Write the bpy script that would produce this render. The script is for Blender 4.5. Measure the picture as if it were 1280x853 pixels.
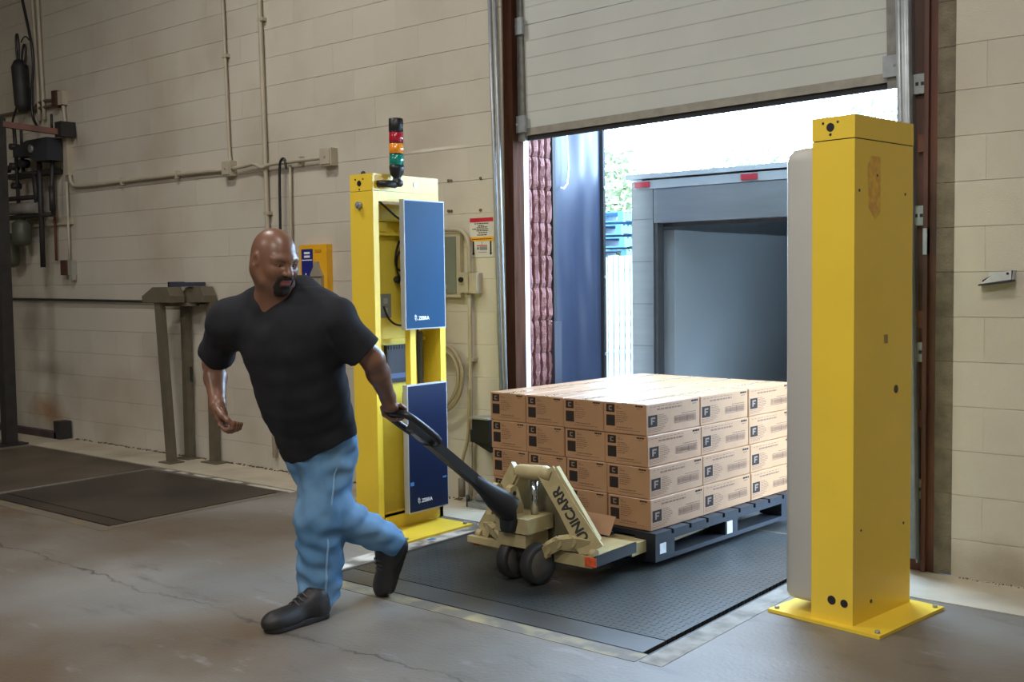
import bpy, bmesh, math, random
import numpy as np
from mathutils import Vector, Matrix
random.seed(7)
for o in list(bpy.data.objects): bpy.data.objects.remove(o)
SC = bpy.context.scene
COL = SC.collection
PI = math.pi

# ---------------------------------------------------------------- camera
cam_data = bpy.data.cameras.new('camera')
cam = bpy.data.objects.new('camera', cam_data); COL.objects.link(cam)
cam_data.sensor_fit = 'HORIZONTAL'; cam_data.sensor_width = 36.0
cam_data.lens = 1350.0/1280*36.0
cam_data.clip_end = 200
yaw, pitch, roll = math.radians(39.12), math.radians(3.218), math.radians(-.754)
fw = Vector((-math.sin(yaw)*math.cos(pitch), math.cos(yaw)*math.cos(pitch), -math.sin(pitch)))
r0 = Vector((math.cos(yaw), math.sin(yaw), 0)); u0 = r0.cross(fw)
rt = math.cos(roll)*r0 + math.sin(roll)*u0
up = -math.sin(roll)*r0 + math.cos(roll)*u0
cm = Matrix((rt, up, -fw)).transposed().to_4x4(); cm.translation = Vector((0, -5.063, 1.387))
cam.matrix_world = cm
SC.camera = cam

# ---------------------------------------------------------------- light and exposure
SC.view_settings.view_transform = 'Standard'
SC.view_settings.look = 'None'
SC.view_settings.gamma = 1
SC.view_settings.use_curve_mapping = False
SC.view_settings.exposure = 0.0
w = bpy.data.worlds.new('sky'); SC.world = w; w.use_nodes = True
bg = w.node_tree.nodes['Background']
bg.inputs[0].default_value = (0.50, 0.72, 1.0, 1); bg.inputs[1].default_value = 29.0
def area(name, loc, rot, sx, sy, power, col):
    l = bpy.data.lights.new(name, 'AREA'); l.shape = 'RECTANGLE'; l.size = sx; l.size_y = sy
    l.energy = power; l.color = col
    o = bpy.data.objects.new(name, l); COL.objects.link(o); o.location = loc; o.rotation_euler = rot
    return o
WARM = (1.0, 0.97, 0.93)
for i, (x, y, p) in enumerate(((-5.6, -2.6, 92), (-1.4, -3.4, 92), (-6.5, -7.0, 115), (-1.5, -7.5, 205), (2.5, -6.0, 75))):
    area('ceiling_lamp', (x, y, 5.2), (0, 0, 0), 1.2, 0.5, p, WARM)
po = area('sky_portal', (-2.95, 0.9, 1.2), (math.radians(-90), 0, 0), 2.3, 2.4, 1, (1, 1, 1))
po.data.cycles.is_portal = True

# ---------------------------------------------------------------- helpers
def lin(c):
    return tuple(((v/255)/12.92 if v/255 <= .04045 else ((v/255+.055)/1.055)**2.4) for v in c)
MATS = {}
def mat(name, col, rough=.6, metal=0., var=.12, scale=6., bump=0., bscale=80., col2=None, mixscale=3., mixlo=.45, mixhi=.65, stretch=None, coat=0., rnd=0., spec=.5, emit=0., trans=0.):
    if name in MATS: return MATS[name]
    m = bpy.data.materials.new(name); m.use_nodes = True; MATS[name] = m
    n = m.node_tree.nodes; L = m.node_tree.links
    b = n['Principled BSDF']
    b.inputs['Roughness'].default_value = rough; b.inputs['Metallic'].default_value = metal
    b.inputs['Specular IOR Level'].default_value = spec
    if coat: b.inputs['Coat Weight'].default_value = coat; b.inputs['Coat Roughness'].default_value = .15
    if trans: b.inputs['Transmission Weight'].default_value = trans
    c = lin(col)
    tc = n.new('ShaderNodeNewGeometry')
    src = tc.outputs['Position']
    if stretch:
        mp = n.new('ShaderNodeMapping'); mp.inputs['Scale'].default_value = stretch
        L.new(src, mp.inputs[0]); src = mp.outputs[0]
    nz = n.new('ShaderNodeTexNoise'); nz.inputs['Scale'].default_value = scale; nz.inputs['Detail'].default_value = 6
    L.new(src, nz.inputs['Vector'])
    rp = n.new('ShaderNodeValToRGB')
    rp.color_ramp.elements[0].position = .3; rp.color_ramp.elements[1].position = .7
    rp.color_ramp.elements[0].color = tuple(v*(1-var) for v in c)+(1,)
    rp.color_ramp.elements[1].color = tuple(min(1, v*(1+var)) for v in c)+(1,)
    L.new(nz.outputs['Fac'], rp.inputs[0])
    out = rp.outputs[0]
    if col2:
        n2 = n.new('ShaderNodeTexNoise'); n2.inputs['Scale'].default_value = mixscale; n2.inputs['Detail'].default_value = 8
        L.new(src, n2.inputs['Vector'])
        r2 = n.new('ShaderNodeValToRGB'); r2.color_ramp.elements[0].position = mixlo; r2.color_ramp.elements[1].position = mixhi
        L.new(n2.outputs['Fac'], r2.inputs[0])
        mx = n.new('ShaderNodeMixRGB'); mx.inputs[2].default_value = lin(col2)+(1,)
        L.new(r2.outputs[0], mx.inputs[0]); L.new(out, mx.inputs[1]); out = mx.outputs[0]
    if rnd:
        oi = n.new('ShaderNodeObjectInfo'); mr = n.new('ShaderNodeMapRange')
        mr.inputs[3].default_value = 1-rnd; mr.inputs[4].default_value = 1+rnd*.6
        L.new(oi.outputs['Random'], mr.inputs[0])
        hs = n.new('ShaderNodeHueSaturation'); L.new(mr.outputs[0], hs.inputs['Value']); L.new(out, hs.inputs['Color']); out = hs.outputs[0]
    L.new(out, b.inputs['Base Color'])
    if emit:
        L.new(out, b.inputs['Emission Color']); b.inputs['Emission Strength'].default_value = emit
    if bump:
        n3 = n.new('ShaderNodeTexNoise'); n3.inputs['Scale'].default_value = bscale; n3.inputs['Detail'].default_value = 4
        L.new(src, n3.inputs['Vector'])
        bp = n.new('ShaderNodeBump'); bp.inputs['Strength'].default_value = bump; bp.inputs['Distance'].default_value = .01
        L.new(n3.outputs['Fac'], bp.inputs['Height']); L.new(bp.outputs[0], b.inputs['Normal'])
    return m

LOC = {}
def lab(o, label=None, cat=None, group=None, kind=None):
    if label: o['label'] = label
    if cat: o['category'] = cat
    if group: o['group'] = group
    if kind: o['kind'] = kind
    return o
def thing(name, label, cat, loc=(0, 0, 0), rz=0, group=None):
    o = bpy.data.objects.new(name, None); COL.objects.link(o)
    o.location = loc; o.rotation_euler = (0, 0, rz); o.empty_display_size = .1
    return lab(o, label, cat, group)
def inv_of(o):
    M = Matrix.Identity(4)
    while o is not None:
        M = M @ Matrix.Identity(4) if False else (Matrix.Translation(o.location) @ o.rotation_euler.to_matrix().to_4x4()) @ M
        o = o.parent
    return M.inverted()

class MB:
    def __init__(s): s.bm = bmesh.new(); s.mi = 0
    def _new(s, vs, fs):
        V = [s.bm.verts.new(v) for v in vs]
        for f in fs:
            try:
                F = s.bm.faces.new([V[i] for i in f]); F.material_index = s.mi
            except ValueError: pass
        return s
    def box(s, x0, x1, y0, y1, z0, z1):
        v = [(x, y, z) for x in (x0, x1) for y in (y0, y1) for z in (z0, z1)]
        return s._new(v, [(0,1,3,2),(4,6,7,5),(0,4,5,1),(2,3,7,6),(0,2,6,4),(1,5,7,3)])
    def obox(s, c, ax, ay, az, hx, hy, hz):
        c = Vector(c); ax, ay, az = (Vector(a).normalized() for a in (ax, ay, az))
        v = [c+ax*(i*hx)+ay*(j*hy)+az*(k*hz) for i in (-1,1) for j in (-1,1) for k in (-1,1)]
        return s._new(v, [(0,1,3,2),(4,6,7,5),(0,4,5,1),(2,3,7,6),(0,2,6,4),(1,5,7,3)])
    def beam(s, p, q, w, h, upv=(0,0,1)):
        p, q = Vector(p), Vector(q); d = (q-p).normalized(); upv = Vector(upv)
        sx = d.cross(upv).normalized(); u = sx.cross(d)
        return s.obox((p+q)/2, d, sx, u, (q-p).length/2, w/2, h/2)
    def tube(s, pts, r, n=8, cap=True):
        pts = [Vector(p) for p in pts]; rs = r if isinstance(r, (list, tuple)) else [r]*len(pts)
        rings = []; prev = None
        for i, p in enumerate(pts):
            d = (pts[min(i+1, len(pts)-1)]-pts[max(i-1, 0)]).normalized()
            if prev is None:
                a = d.orthogonal().normalized()
            else:
                a = (prev - d*prev.dot(d))
                a = a.normalized() if a.length > 1e-6 else d.orthogonal().normalized()
            prev = a; b = d.cross(a)
            rings.append([s.bm.verts.new(p+(a*math.cos(2*PI*k/n)+b*math.sin(2*PI*k/n))*rs[i]) for k in range(n)])
        for i in range(len(rings)-1):
            for k in range(n):
                f = s.bm.faces.new((rings[i][k], rings[i][(k+1)%n], rings[i+1][(k+1)%n], rings[i+1][k])); f.material_index = s.mi; f.smooth = True
        if cap:
            for rg in (rings[0][::-1], rings[-1]):
                f = s.bm.faces.new(rg); f.material_index = s.mi
        return s
    def cyl(s, p, q, r, n=20, r2=None): return s.tube([p, q], [r, r if r2 is None else r2], n)
    def lathe(s, prof, c, n=24, axis=(0,0,1)):
        c = Vector(c); a = Vector(axis).normalized(); e = a.orthogonal().normalized(); g = a.cross(e)
        rings = [[s.bm.verts.new(c+a*z+(e*math.cos(2*PI*k/n)+g*math.sin(2*PI*k/n))*r) for k in range(n)] for r, z in prof]
        for i in range(len(rings)-1):
            for k in range(n):
                f = s.bm.faces.new((rings[i][k], rings[i][(k+1)%n], rings[i+1][(k+1)%n], rings[i+1][k])); f.material_index = s.mi; f.smooth = True
        for rg in (rings[0][::-1], rings[-1]):
            f = s.bm.faces.new(rg); f.material_index = s.mi
        return s
    def prism(s, poly, fn, a, b):
        n = len(poly)
        V = [fn(x, y, a) for x, y in poly]+[fn(x, y, b) for x, y in poly]
        return s._new(V, [tuple(range(n))[::-1], tuple(range(n, 2*n))]+[(i, (i+1)%n, n+(i+1)%n, n+i) for i in range(n)])
    def sphere(s, c, r, n=12, sc=(1,1,1)):
        M = Matrix.Translation(c) @ Matrix.Diagonal((r*sc[0], r*sc[1], r*sc[2], 1))
        g = bmesh.ops.create_uvsphere(s.bm, u_segments=n, v_segments=max(6, n*2//3), radius=1, matrix=M)
        for v in g['verts']:
            for f in v.link_faces: f.smooth = True; f.material_index = s.mi
        return s
    def quad(s, a, b, c, d): return s._new([a, b, c, d], [(0,1,2,3)])
    def build(s, name, m, parent=None, world=False, bevel=0, seg=1, smooth=False):
        if bevel:
            es = [e for e in s.bm.edges if len(e.link_faces) == 2 and e.calc_face_angle(0) > .6]
            bmesh.ops.bevel(s.bm, geom=es, offset=bevel, segments=seg, profile=.5, affect='EDGES', clamp_overlap=True)
        if world and parent is not None: s.bm.transform(inv_of(parent))
        bmesh.ops.recalc_face_normals(s.bm, faces=s.bm.faces)
        me = bpy.data.meshes.new(name); s.bm.to_mesh(me); s.bm.free()
        for x in (m if isinstance(m, (list, tuple)) else [m]): me.materials.append(x)
        if smooth:
            for p in me.polygons: p.use_smooth = True
        o = bpy.data.objects.new(name, me); COL.objects.link(o); o.parent = parent
        return o
def text_mesh(name, body, size, m, parent, M, depth=.0006, bold=0.0):
    """flat lettering as a mesh; M maps text plane (x right, y up, z out) to the parent's space"""
    cu = bpy.data.curves.new(name, 'FONT'); cu.body = body; cu.size = size; cu.extrude = depth; cu.offset = bold
    cu.align_x = 'LEFT'; cu.resolution_u = 3
    tmp = bpy.data.objects.new(name+'_tmp', cu); COL.objects.link(tmp)
    bpy.context.view_layer.update()
    me = bpy.data.meshes.new_from_object(tmp.evaluated_get(bpy.context.evaluated_depsgraph_get()))
    bpy.data.objects.remove(tmp); bpy.data.curves.remove(cu)
    me.transform(M); me.materials.clear(); me.materials.append(m); me.name = name
    o = bpy.data.objects.new(name, me); COL.objects.link(o); o.parent = parent
    return o
def frame(o, x, y):
    x = Vector(x).normalized(); y = Vector(y).normalized(); z = x.cross(y)
    M = Matrix((x, y, z)).transposed().to_4x4(); M.translation = Vector(o); return M
def inst(src, name, parent=None, loc=None, rot=None, sc=None):
    c = src.copy(); COL.objects.link(c); c.name = name; c.parent = parent
    if loc is not None: c.location = loc
    if rot is not None: c.rotation_euler = rot
    if sc is not None: c.scale = sc
    return c
def arc(c, r, a0, a1, n, ax, ay):
    c, ax, ay = Vector(c), Vector(ax), Vector(ay)
    return [c+ax*(r*math.cos(a0+(a1-a0)*i/n))+ay*(r*math.sin(a0+(a1-a0)*i/n)) for i in range(n+1)]
def struct(o): o['kind'] = 'structure'; return o

# ---------------------------------------------------------------- materials
paint = mat('cream block paint', (196, 189, 174), .62, var=.05, scale=1.2, bump=.25, bscale=160, col2=(170, 156, 136), mixscale=1.1, mixlo=.5, mixhi=.85, rnd=.045, spec=.3)
joint = mat('block joint', (168, 156, 138), .85, var=.2)
rawblk = mat('raw grey block', (120, 110, 92), .9, var=.25, scale=14, bump=.6, bscale=90, rnd=.12)
yellow = mat('yellow enamel', (236, 202, 62), .38, var=.03, scale=4, coat=.1)
yellow_lit = mat('yellow enamel lit inside', (248, 228, 92), .45, var=.04)  # same enamel in a brighter yellow, painting in the light inside the tower
grey_cover = mat('light grey plastic', (186, 184, 178), .45, var=.02)
blue_panel = mat('blue antenna face', (10, 60, 94), .55, var=.02, spec=.2)
navy_panel = mat('navy antenna face', (18, 30, 60), .5, var=.03, spec=.25)
edge_grey = mat('antenna rim', (176, 178, 180), .4, var=.03)
white_ink = mat('white ink', (235, 238, 242), .5, var=0)
black_pl = mat('black plastic', (30, 31, 33), .4, var=.1)
black_rub = mat('black rubber', (34, 34, 35), .75, var=.15)
galv = mat('galvanised steel', (158, 163, 166), .42, metal=.45, var=.12, scale=20)
chrome = mat('bright steel', (200, 205, 210), .18, metal=1, var=.05)
darkst = mat('dark steel', (52, 50, 50), .55, metal=.3, var=.2, scale=10)
olive_st = mat('olive brown steel', (98, 90, 74), .5, var=.12, scale=12)
rust = mat('brown painted steel', (98, 58, 44), .6, var=.3, scale=9, col2=(72, 48, 40), mixscale=5, stretch=(1, 1, .25))
oxide = mat('red oxide steel', (110, 66, 50), .7, var=.25)
wood_d = mat('dark stained timber', (62, 38, 26), .9, var=.35, scale=10, stretch=(4, 4, .4), spec=.1)
door_m = mat('door panel white', (190, 192, 186), .5, var=.04, scale=3, bump=.1, bscale=200)
cream_st = mat('cream enamel', (170, 155, 112), .5, var=.12, scale=14, col2=(150, 136, 100), mixscale=9, mixlo=.6, mixhi=.75)
kraft = mat('kraft cardboard', (162, 124, 90), .36, var=.05, scale=10, bump=.06, bscale=150, rnd=.06, spec=.5)
ink = mat('dark carton ink', (44, 37, 34), .7, var=.1, spec=.2)
ink_b = mat('brown carton ink', (116, 84, 62), .6, var=.1)
tape = mat('clear packing tape', (186, 160, 128), .12, var=.04, spec=.7)
navy_pl = mat('dark blue plastic', (20, 24, 32), .5, var=.1, scale=12)
# ================================================================ STRUCTURE
# ---- floor material: worn concrete with a wandering crack
def floor_mat():
    m = mat('worn concrete', (122, 117, 110), .42, var=.2, scale=1.6, bump=.14, bscale=60, col2=(98, 84, 68), mixscale=.7, mixlo=.42, mixhi=.62, spec=.5)
    n = m.node_tree.nodes; L = m.node_tree.links; b = n['Principled BSDF']
    base = b.inputs['Base Color'].links[0].from_socket
    ge = n.new('ShaderNodeNewGeometry'); sp = n.new('ShaderNodeSeparateXYZ'); L.new(ge.outputs['Position'], sp.inputs[0])
    def M(op, a, c, cl=False):
        k = n.new('ShaderNodeMath'); k.operation = op; k.use_clamp = cl
        for i, v in enumerate((a, c)):
            if isinstance(v, (int, float)): k.inputs[i].default_value = v
            else: L.new(v, k.inputs[i])
        return k.outputs[0]
    nz = n.new('ShaderNodeTexNoise'); nz.inputs['Scale'].default_value = 1.7; nz.inputs['Detail'].default_value = 7; nz.inputs['Roughness'].default_value = .62
    L.new(ge.outputs['Position'], nz.inputs['Vector'])
    wob = M('MULTIPLY', M('SUBTRACT', nz.outputs['Fac'], .5), .42)
    d = M('ABSOLUTE', M('SUBTRACT', M('ADD', sp.outputs[1], wob), -2.345), 0)
    line = M('SUBTRACT', 1, M('DIVIDE', d, .011), True)
    nz2 = n.new('ShaderNodeTexNoise'); nz2.inputs['Scale'].default_value = 3; L.new(ge.outputs['Position'], nz2.inputs['Vector'])
    line = M('MULTIPLY', line, M('MULTIPLY', M('SUBTRACT', nz2.outputs['Fac'], .3), 4, True))
    # scuffs: small dark patches
    n4 = n.new('ShaderNodeTexNoise'); n4.inputs['Scale'].default_value = 5; n4.inputs['Detail'].default_value = 9; n4.inputs['Roughness'].default_value = .7
    mp = n.new('ShaderNodeMapping'); mp.inputs['Scale'].default_value = (.45, 1.2, 1); L.new(ge.outputs['Position'], mp.inputs[0]); L.new(mp.outputs[0], n4.inputs['Vector'])
    sc = M('MULTIPLY', M('SUBTRACT', n4.outputs['Fac'], .56), 6, True)
    mx = n.new('ShaderNodeMixRGB'); mx.inputs[2].default_value = lin((72, 66, 62))+(1,)
    L.new(M('MULTIPLY', sc, .75), mx.inputs[0]); L.new(base, mx.inputs[1])
    pl = M('MULTIPLY', M('SUBTRACT', .40, n4.outputs['Fac']), 7, True)
    mxl = n.new('ShaderNodeMixRGB'); mxl.inputs[2].default_value = lin((156, 156, 156))+(1,)
    L.new(M('MULTIPLY', pl, .7), mxl.inputs[0]); L.new(mx.outputs[0], mxl.inputs[1])
    m2 = n.new('ShaderNodeMixRGB'); m2.inputs[2].default_value = lin((44, 38, 34))+(1,)
    L.new(M('MULTIPLY', line, .85), m2.inputs[0]); L.new(mxl.outputs[0], m2.inputs[1])
    L.new(m2.outputs[0], b.inputs['Base Color'])
    return m
conc = floor_mat()
strip_c = mat('pale worn concrete strip', (186, 176, 156), .6, var=.12, scale=3, col2=(150, 138, 116), mixscale=2.2, mixlo=.5, mixhi=.75, bump=.15)
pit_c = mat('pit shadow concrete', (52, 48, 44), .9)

PIT = (-3.90, -2.085, -1.72, .12)          # dock leveler pit
PIT2 = (-7.24, -5.70, -1.76, -.50)         # second leveler pit at left
def grid_floor(name, m, x0, x1, y0, y1, holes, z=0.0):
    xs = sorted(set([x0, x1]+[h[i] for h in holes for i in (0, 1) if x0 < h[i] < x1]))
    ys = sorted(set([y0, y1]+[h[i] for h in holes for i in (2, 3) if y0 < h[i] < y1]))
    b = MB()
    for i in range(len(xs)-1):
        for j in range(len(ys)-1):
            cx, cy = (xs[i]+xs[i+1])/2, (ys[j]+ys[j+1])/2
            if any(h[0] < cx < h[1] and h[2] < cy < h[3] for h in holes): continue
            b.box(xs[i], xs[i+1], ys[j], ys[j+1], z-.25, z)
    bmesh.ops.remove_doubles(b.bm, verts=b.bm.verts, dist=1e-4)
    return struct(b.build(name, m))
grid_floor('floor', conc, -14, 5, -12, -.43, [PIT, PIT2])
b = MB(); b.box(-14, PIT[0], -.43, .0, -.25, .003); b.box(PIT[1], 5, -.43, 0, -.25, .003)
struct(b.build('trim_1', strip_c))
b = MB(); b.box(-4.12, PIT[0], -.0, .12, -.25, .0); b.box(PIT[1], -1.6, 0, .12, -.25, .0); b.box(-4.12, -1.6, .12, .42, -.25, -.02)
struct(b.build('trim_2', conc))
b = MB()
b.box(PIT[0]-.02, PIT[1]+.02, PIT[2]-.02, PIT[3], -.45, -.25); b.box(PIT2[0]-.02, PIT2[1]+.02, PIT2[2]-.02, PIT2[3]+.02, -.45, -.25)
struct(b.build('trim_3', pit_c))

# old stains with a shape of their own on the painted blocks
def stains(m, spots):
    n = m.node_tree.nodes; L = m.node_tree.links; b = n['Principled BSDF']
    for (x, z, rx, rz, col, amt) in spots:
        base = b.inputs['Base Color'].links[0].from_socket
        ge = n.new('ShaderNodeNewGeometry'); nz = n.new('ShaderNodeTexNoise'); nz.inputs['Scale'].default_value = 5; nz.inputs['Detail'].default_value = 5
        L.new(ge.outputs['Position'], nz.inputs['Vector'])
        mp = n.new('ShaderNodeMapping'); mp.inputs['Location'].default_value = (-x/rx, 0, -z/rz); mp.inputs['Scale'].default_value = (1/rx, 0, 1/rz)
        L.new(ge.outputs['Position'], mp.inputs[0])
        ln = n.new('ShaderNodeVectorMath'); ln.operation = 'LENGTH'; L.new(mp.outputs[0], ln.inputs[0])
        ad = n.new('ShaderNodeMath'); ad.operation = 'ADD'; L.new(ln.outputs['Value'], ad.inputs[0]); L.new(nz.outputs['Fac'], ad.inputs[1])
        mr = n.new('ShaderNodeMapRange'); mr.inputs[1].default_value = 1.45; mr.inputs[2].default_value = .6; mr.inputs[3].default_value = 0; mr.inputs[4].default_value = amt
        L.new(ad.outputs[0], mr.inputs[0])
        mx = n.new('ShaderNodeMixRGB'); mx.inputs[2].default_value = lin(col)+(1,)
        L.new(mr.outputs[0], mx.inputs[0]); L.new(base, mx.inputs[1]); L.new(mx.outputs[0], b.inputs['Base Color'])
stains(paint, ((-9.72, .22, .45, .22, (156, 112, 66), .8), (-9.95, 1.05, .35, .35, (104, 100, 100), .5), (-9.7, .62, .5, .12, (110, 104, 98), .5), (-9.2, 2.15, .2, .45, (120, 108, 96), .4), (-9.0, 2.62, .25, .2, (140, 112, 92), .4), (-7.2, .45, .5, .3, (168, 140, 104), .35), (-4.75, 1.0, .3, .6, (150, 134, 108), .3), (-1.25, .05, .7, .18, (122, 108, 88), .6), (-4.72, 2.225, .30, .016, (228, 224, 214), .9), (-9.05, 2.72, .02, .1, (50, 44, 40), .8)))

# ---- the painted block wall around the doorway
DX0, DX1 = -4.17, -1.535        # rough opening
b = MB(); b.box(-14, DX0, .008, .40, -.25, 5.5); b.box(DX1, 5, .008, .40, -.25, 5.5); b.box(DX0, DX1, .008, .40, 3.7, 5.5)
wall = struct(b.build('wall_back', joint))
CH = .2032; Z0 = .178; BL = .4064
def block_mesh(w, h, m, name):
    q = MB(); g = .0009
    q.box(.0004, w-.0004, 0, .06, g*.7, h-g*.7)
    es = [e for e in q.bm.edges if all(abs(v.co.y) < 1e-5 for v in e.verts) and abs(e.verts[0].co.z-e.verts[1].co.z) < 1e-5]
    bmesh.ops.bevel(q.bm, geom=es, offset=.0016, segments=1, profile=.5, affect='EDGES')
    bmesh.ops.recalc_face_normals(q.bm, faces=q.bm.faces)
    me = bpy.data.meshes.new(name); q.bm.to_mesh(me); q.bm.free(); me.materials.append(m); return me
BM = {}
def put_block(x0, x1, z0, z1, m=paint, y=0., par=None):
    key = (round(x1-x0, 3), round(z1-z0, 3), m.name)
    if key not in BM: BM[key] = block_mesh(x1-x0, z1-z0, m, 'block')
    o = bpy.data.objects.new('block', BM[key]); COL.objects.link(o); o.parent = par or wall
    o.location = (x0, y+random.uniform(.0, .0016), z0); return o
RAW0, RAW1 = DX1, DX1
nblk = 0; rest = MB()
for r in range(-1, 26):
    z0 = Z0+CH*r; z1 = z0+CH
    if z0 < 0: z0 = 0.0
    off = (r % 2)*BL/2
    x = -14+off-BL
    while x < 5:
        xa, xb = x, x+BL; x += BL
        for a, c in ((xa, min(xb, DX0)), (max(xa, DX1), xb)):
            if c-a < .02: continue
            if a < -14 or c > 5: continue
            top = 3.98 if c < -8.5 else (3.98+( -8.5-c)*.21 if c <= DX0 else 2.85)
            if -10.75 < c and a < -.85 and z0 < top:
                put_block(a, c, z0, z1); nblk += 1
            else:
                rest.box(a+.002, c-.002, 0, .06, z0+.002, z1-.002)
ro = rest.build('block_courses', paint, wall); ro['kind'] = 'stuff'
print('BLOCKS', nblk)
# raw unpainted strip of blocks at the right jamb
for r in range(-1, 15):
    z0 = max(0, Z0+CH*r); z1 = Z0+CH*(r+1)
    put_block(DX1-.085, DX1-.001, z0, z1, rawblk, .02)
b = MB(); b.box(DX1-.085, DX1, .07, .40, 0, 3.7); struct(b.build('trim_4', rawblk))
# other walls and ceiling of the warehouse, behind the camera
inner = mat('inner wall paint', (176, 166, 148), .8, var=.06)
for nm, v in (('wall_front', (-14, 5, -12.2, -12, -.25, 5.5)), ('wall_left', (-14.2, -14, -12.2, .4, -.25, 5.5)), ('wall_right', (5, 5.2, -12.2, .4, -.25, 5.5))):
    struct(MB().box(*v).build(nm, inner))
struct(MB().box(-14.2, 5.2, -12.2, .4, 5.5, 5.7).build('ceiling', mat('dark roof deck', (110, 104, 96), .9)))

# ---- door surround
b = MB(); b.box(DX1-.27, DX1-.085, .02, .07, 0, 3.7); b.box(DX1-.135, DX1-.115, -.012, .02, 0, 3.7)
jr = struct(b.build('trim_5', rust, bevel=.003))
for z in (2.26, 1.66, 1.03, .39):
    q = MB(); q.box(-1.765, -1.665, -.004, .02, z-.045, z+.045); q.box(-1.765, -1.755, -.05, 0, z-.045, z+.045)
    br = q.build('bracket', galv, jr, bevel=.002)
    q = MB()
    for dx in (-.03, .0, .025):
        q.box(-1.705+dx-.007, -1.705+dx+.007, -.006, -.003, z-.008, z+.008)
    q.build('slot', black_pl, br)
for z in (1.99, 1.18, .72):
    MB().box(-1.70, -1.665, 0, .02, z-.04, z+.04).build('wood_shim', oxide, jr, bevel=.003)
q = MB(); q.box(-1.668, -1.65, -.02, .02, 1.48, 1.60); q.build('clip', galv, jr, bevel=.003)
# left jamb timber, white door stop, header seal
struct(MB().box(-4.168, -4.10, .012, .115, 0, 3.6).build('trim_6', wood_d, bevel=.004))
struct(MB().box(-4.15, -4.105, .117, .165, 0, 3.6).build('trim_7', mat('white door stop', (226, 228, 230), .5, var=.03), bevel=.004))
struct(MB().box(-1.80, -1.62, .075, .40, 0, 3.6).build('trim_9', rust, bevel=.004))
# outer dock wall of split-faced ribbed blocks
red = mat('red split-face block', (124, 84, 80), .9, var=.2, scale=25, bump=.8, bscale=120, rnd=.1)
dw = struct(MB().box(-4.42, -4.16, .17, .42, -1.3, 3.2).build('wall_dock', red))
rng = random.Random(3)
def split_mesh():
    q = MB(); nr = 4; W = .27; H = .2
    for i in range(nr):
        ya, yb = .155+W*i/nr, .155+W*(i+1)/nr; ym = (ya+yb)/2
        cols = []
        for k in range(8):
            z = H*k/7; e = .006 if k in (0, 7) else 0
            j = lambda s: rng.uniform(-s, s)
            cols.append([(0, ya+.008, z), (.034-e+j(.006), ya+.014+j(.003), z), (.046-e*2+j(.007), ym+j(.005), z), (.034-e+j(.006), yb-.014+j(.003), z), (0, yb-.008, z)])
        n0 = []
        for c in cols: n0 += c
        fs = [(k*5+t, k*5+t+1, (k+1)*5+t+1, (k+1)*5+t) for k in range(7) for t in range(4)]
        fs += [(0, 1, 2, 3, 4), (35, 36, 37, 38, 39)]
        q._new(n0, fs)
    bmesh.ops.recalc_face_normals(q.bm, faces=q.bm.faces)
    me = bpy.data.meshes.new('split_block'); q.bm.to_mesh(me); q.bm.free(); me.materials.append(red); return me
sm = [split_mesh() for _ in range(4)]
for k in range(13):
    o = bpy.data.objects.new('split_block', sm[k % 4]); COL.objects.link(o); o.parent = dw
    o.location = (-4.162, .012, .12+.2032*k)

# ---- overhead door, raised part way
d0 = bpy.data.objects.new('door_1', None); COL.objects.link(d0); d0['kind'] = 'structure'; d0.location = (-4.12, .12, 2.25)
for k, (za, zb) in enumerate(((2.29, 2.905), (2.909, 3.56))):
    q = MB(); q.box(-4.12, -1.79, .085, .13, za, zb)
    q.build('panel', door_m, d0, world=True, bevel=.006)
    for zz in ((.10, .20, .31, .42, .52)):
        q = MB(); q.box(-4.06, -1.85, .0838, .086, za+zz, za+zz+.0035)
        q.build('panel_groove', mat('panel groove', (172, 171, 164), .7), d0, world=True)
MB().box(-4.12, -1.79, .078, .132, 2.252, 2.296).build('bottom_rail', mat('dirty aluminium rail', (150, 146, 134), .5, metal=.3, var=.15, scale=14), d0, world=True, bevel=.004)
MB().box(-4.12, -1.79, .09, .125, 2.226, 2.253).build('bottom_seal', black_rub, d0, world=True, bevel=.01)
for x in (-4.085, -1.83):
    q = MB(); q.box(x-.035, x+.035, .062, .09, 2.22, 3.5); q.build('end_stile', mat('aged steel stile', (128, 128, 122), .5, metal=.4, var=.2, scale=20), d0, world=True, bevel=.003)
    for z in (2.32, 2.90):
        s = 1 if x > -3 else -1
        q = MB(); q.box(x-.05, x+.05, .045, .066, z-.05, z+.05); q.cyl((x, .05, z), (x+s*.10, .05, z), .009, 10); q.cyl((x+s*.055, .05, z), (x+s*.08, .05, z), .024, 14)
        q.build('roller_hinge', galv, d0, world=True, bevel=.002)
for x, s in ((-4.185, 1), (-1.752, -1)):
    q = MB()
    if s < 0: q.tube([(x+.008, -.03, .02), (x+.008, -.03, 3.6)], .027, 12); q.box(x-.032, x-.026, -.045, .025, 0.0, 3.6); q.box(x+.026, x+.032, -.045, .025, 0.0, 3.6); q.box(x-.032, x+.032, .02, .026, 0.0, 3.6)
    q.tube([(x-.016, -.045, 0.02), (x-.016, -.045, 3.6)], .013, 8); q.tube([(x+.022, -.045, .02), (x+.022, -.045, 3.6)], .01, 8)
    q.build('track', galv, d0, world=True)
q = MB(); q.tube([(-1.80, .04, 2.3), (-1.795, .03, 2.18), (-1.80, .035, 2.12), (-1.79, .03, 2.0), (-1.795, .03, 1.9)], .006, 6)
q.build('lift_cable', black_pl, d0, world=True)

d0.rotation_euler = (0, -.021, 0)          # the raised door hangs slightly out of level

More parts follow.
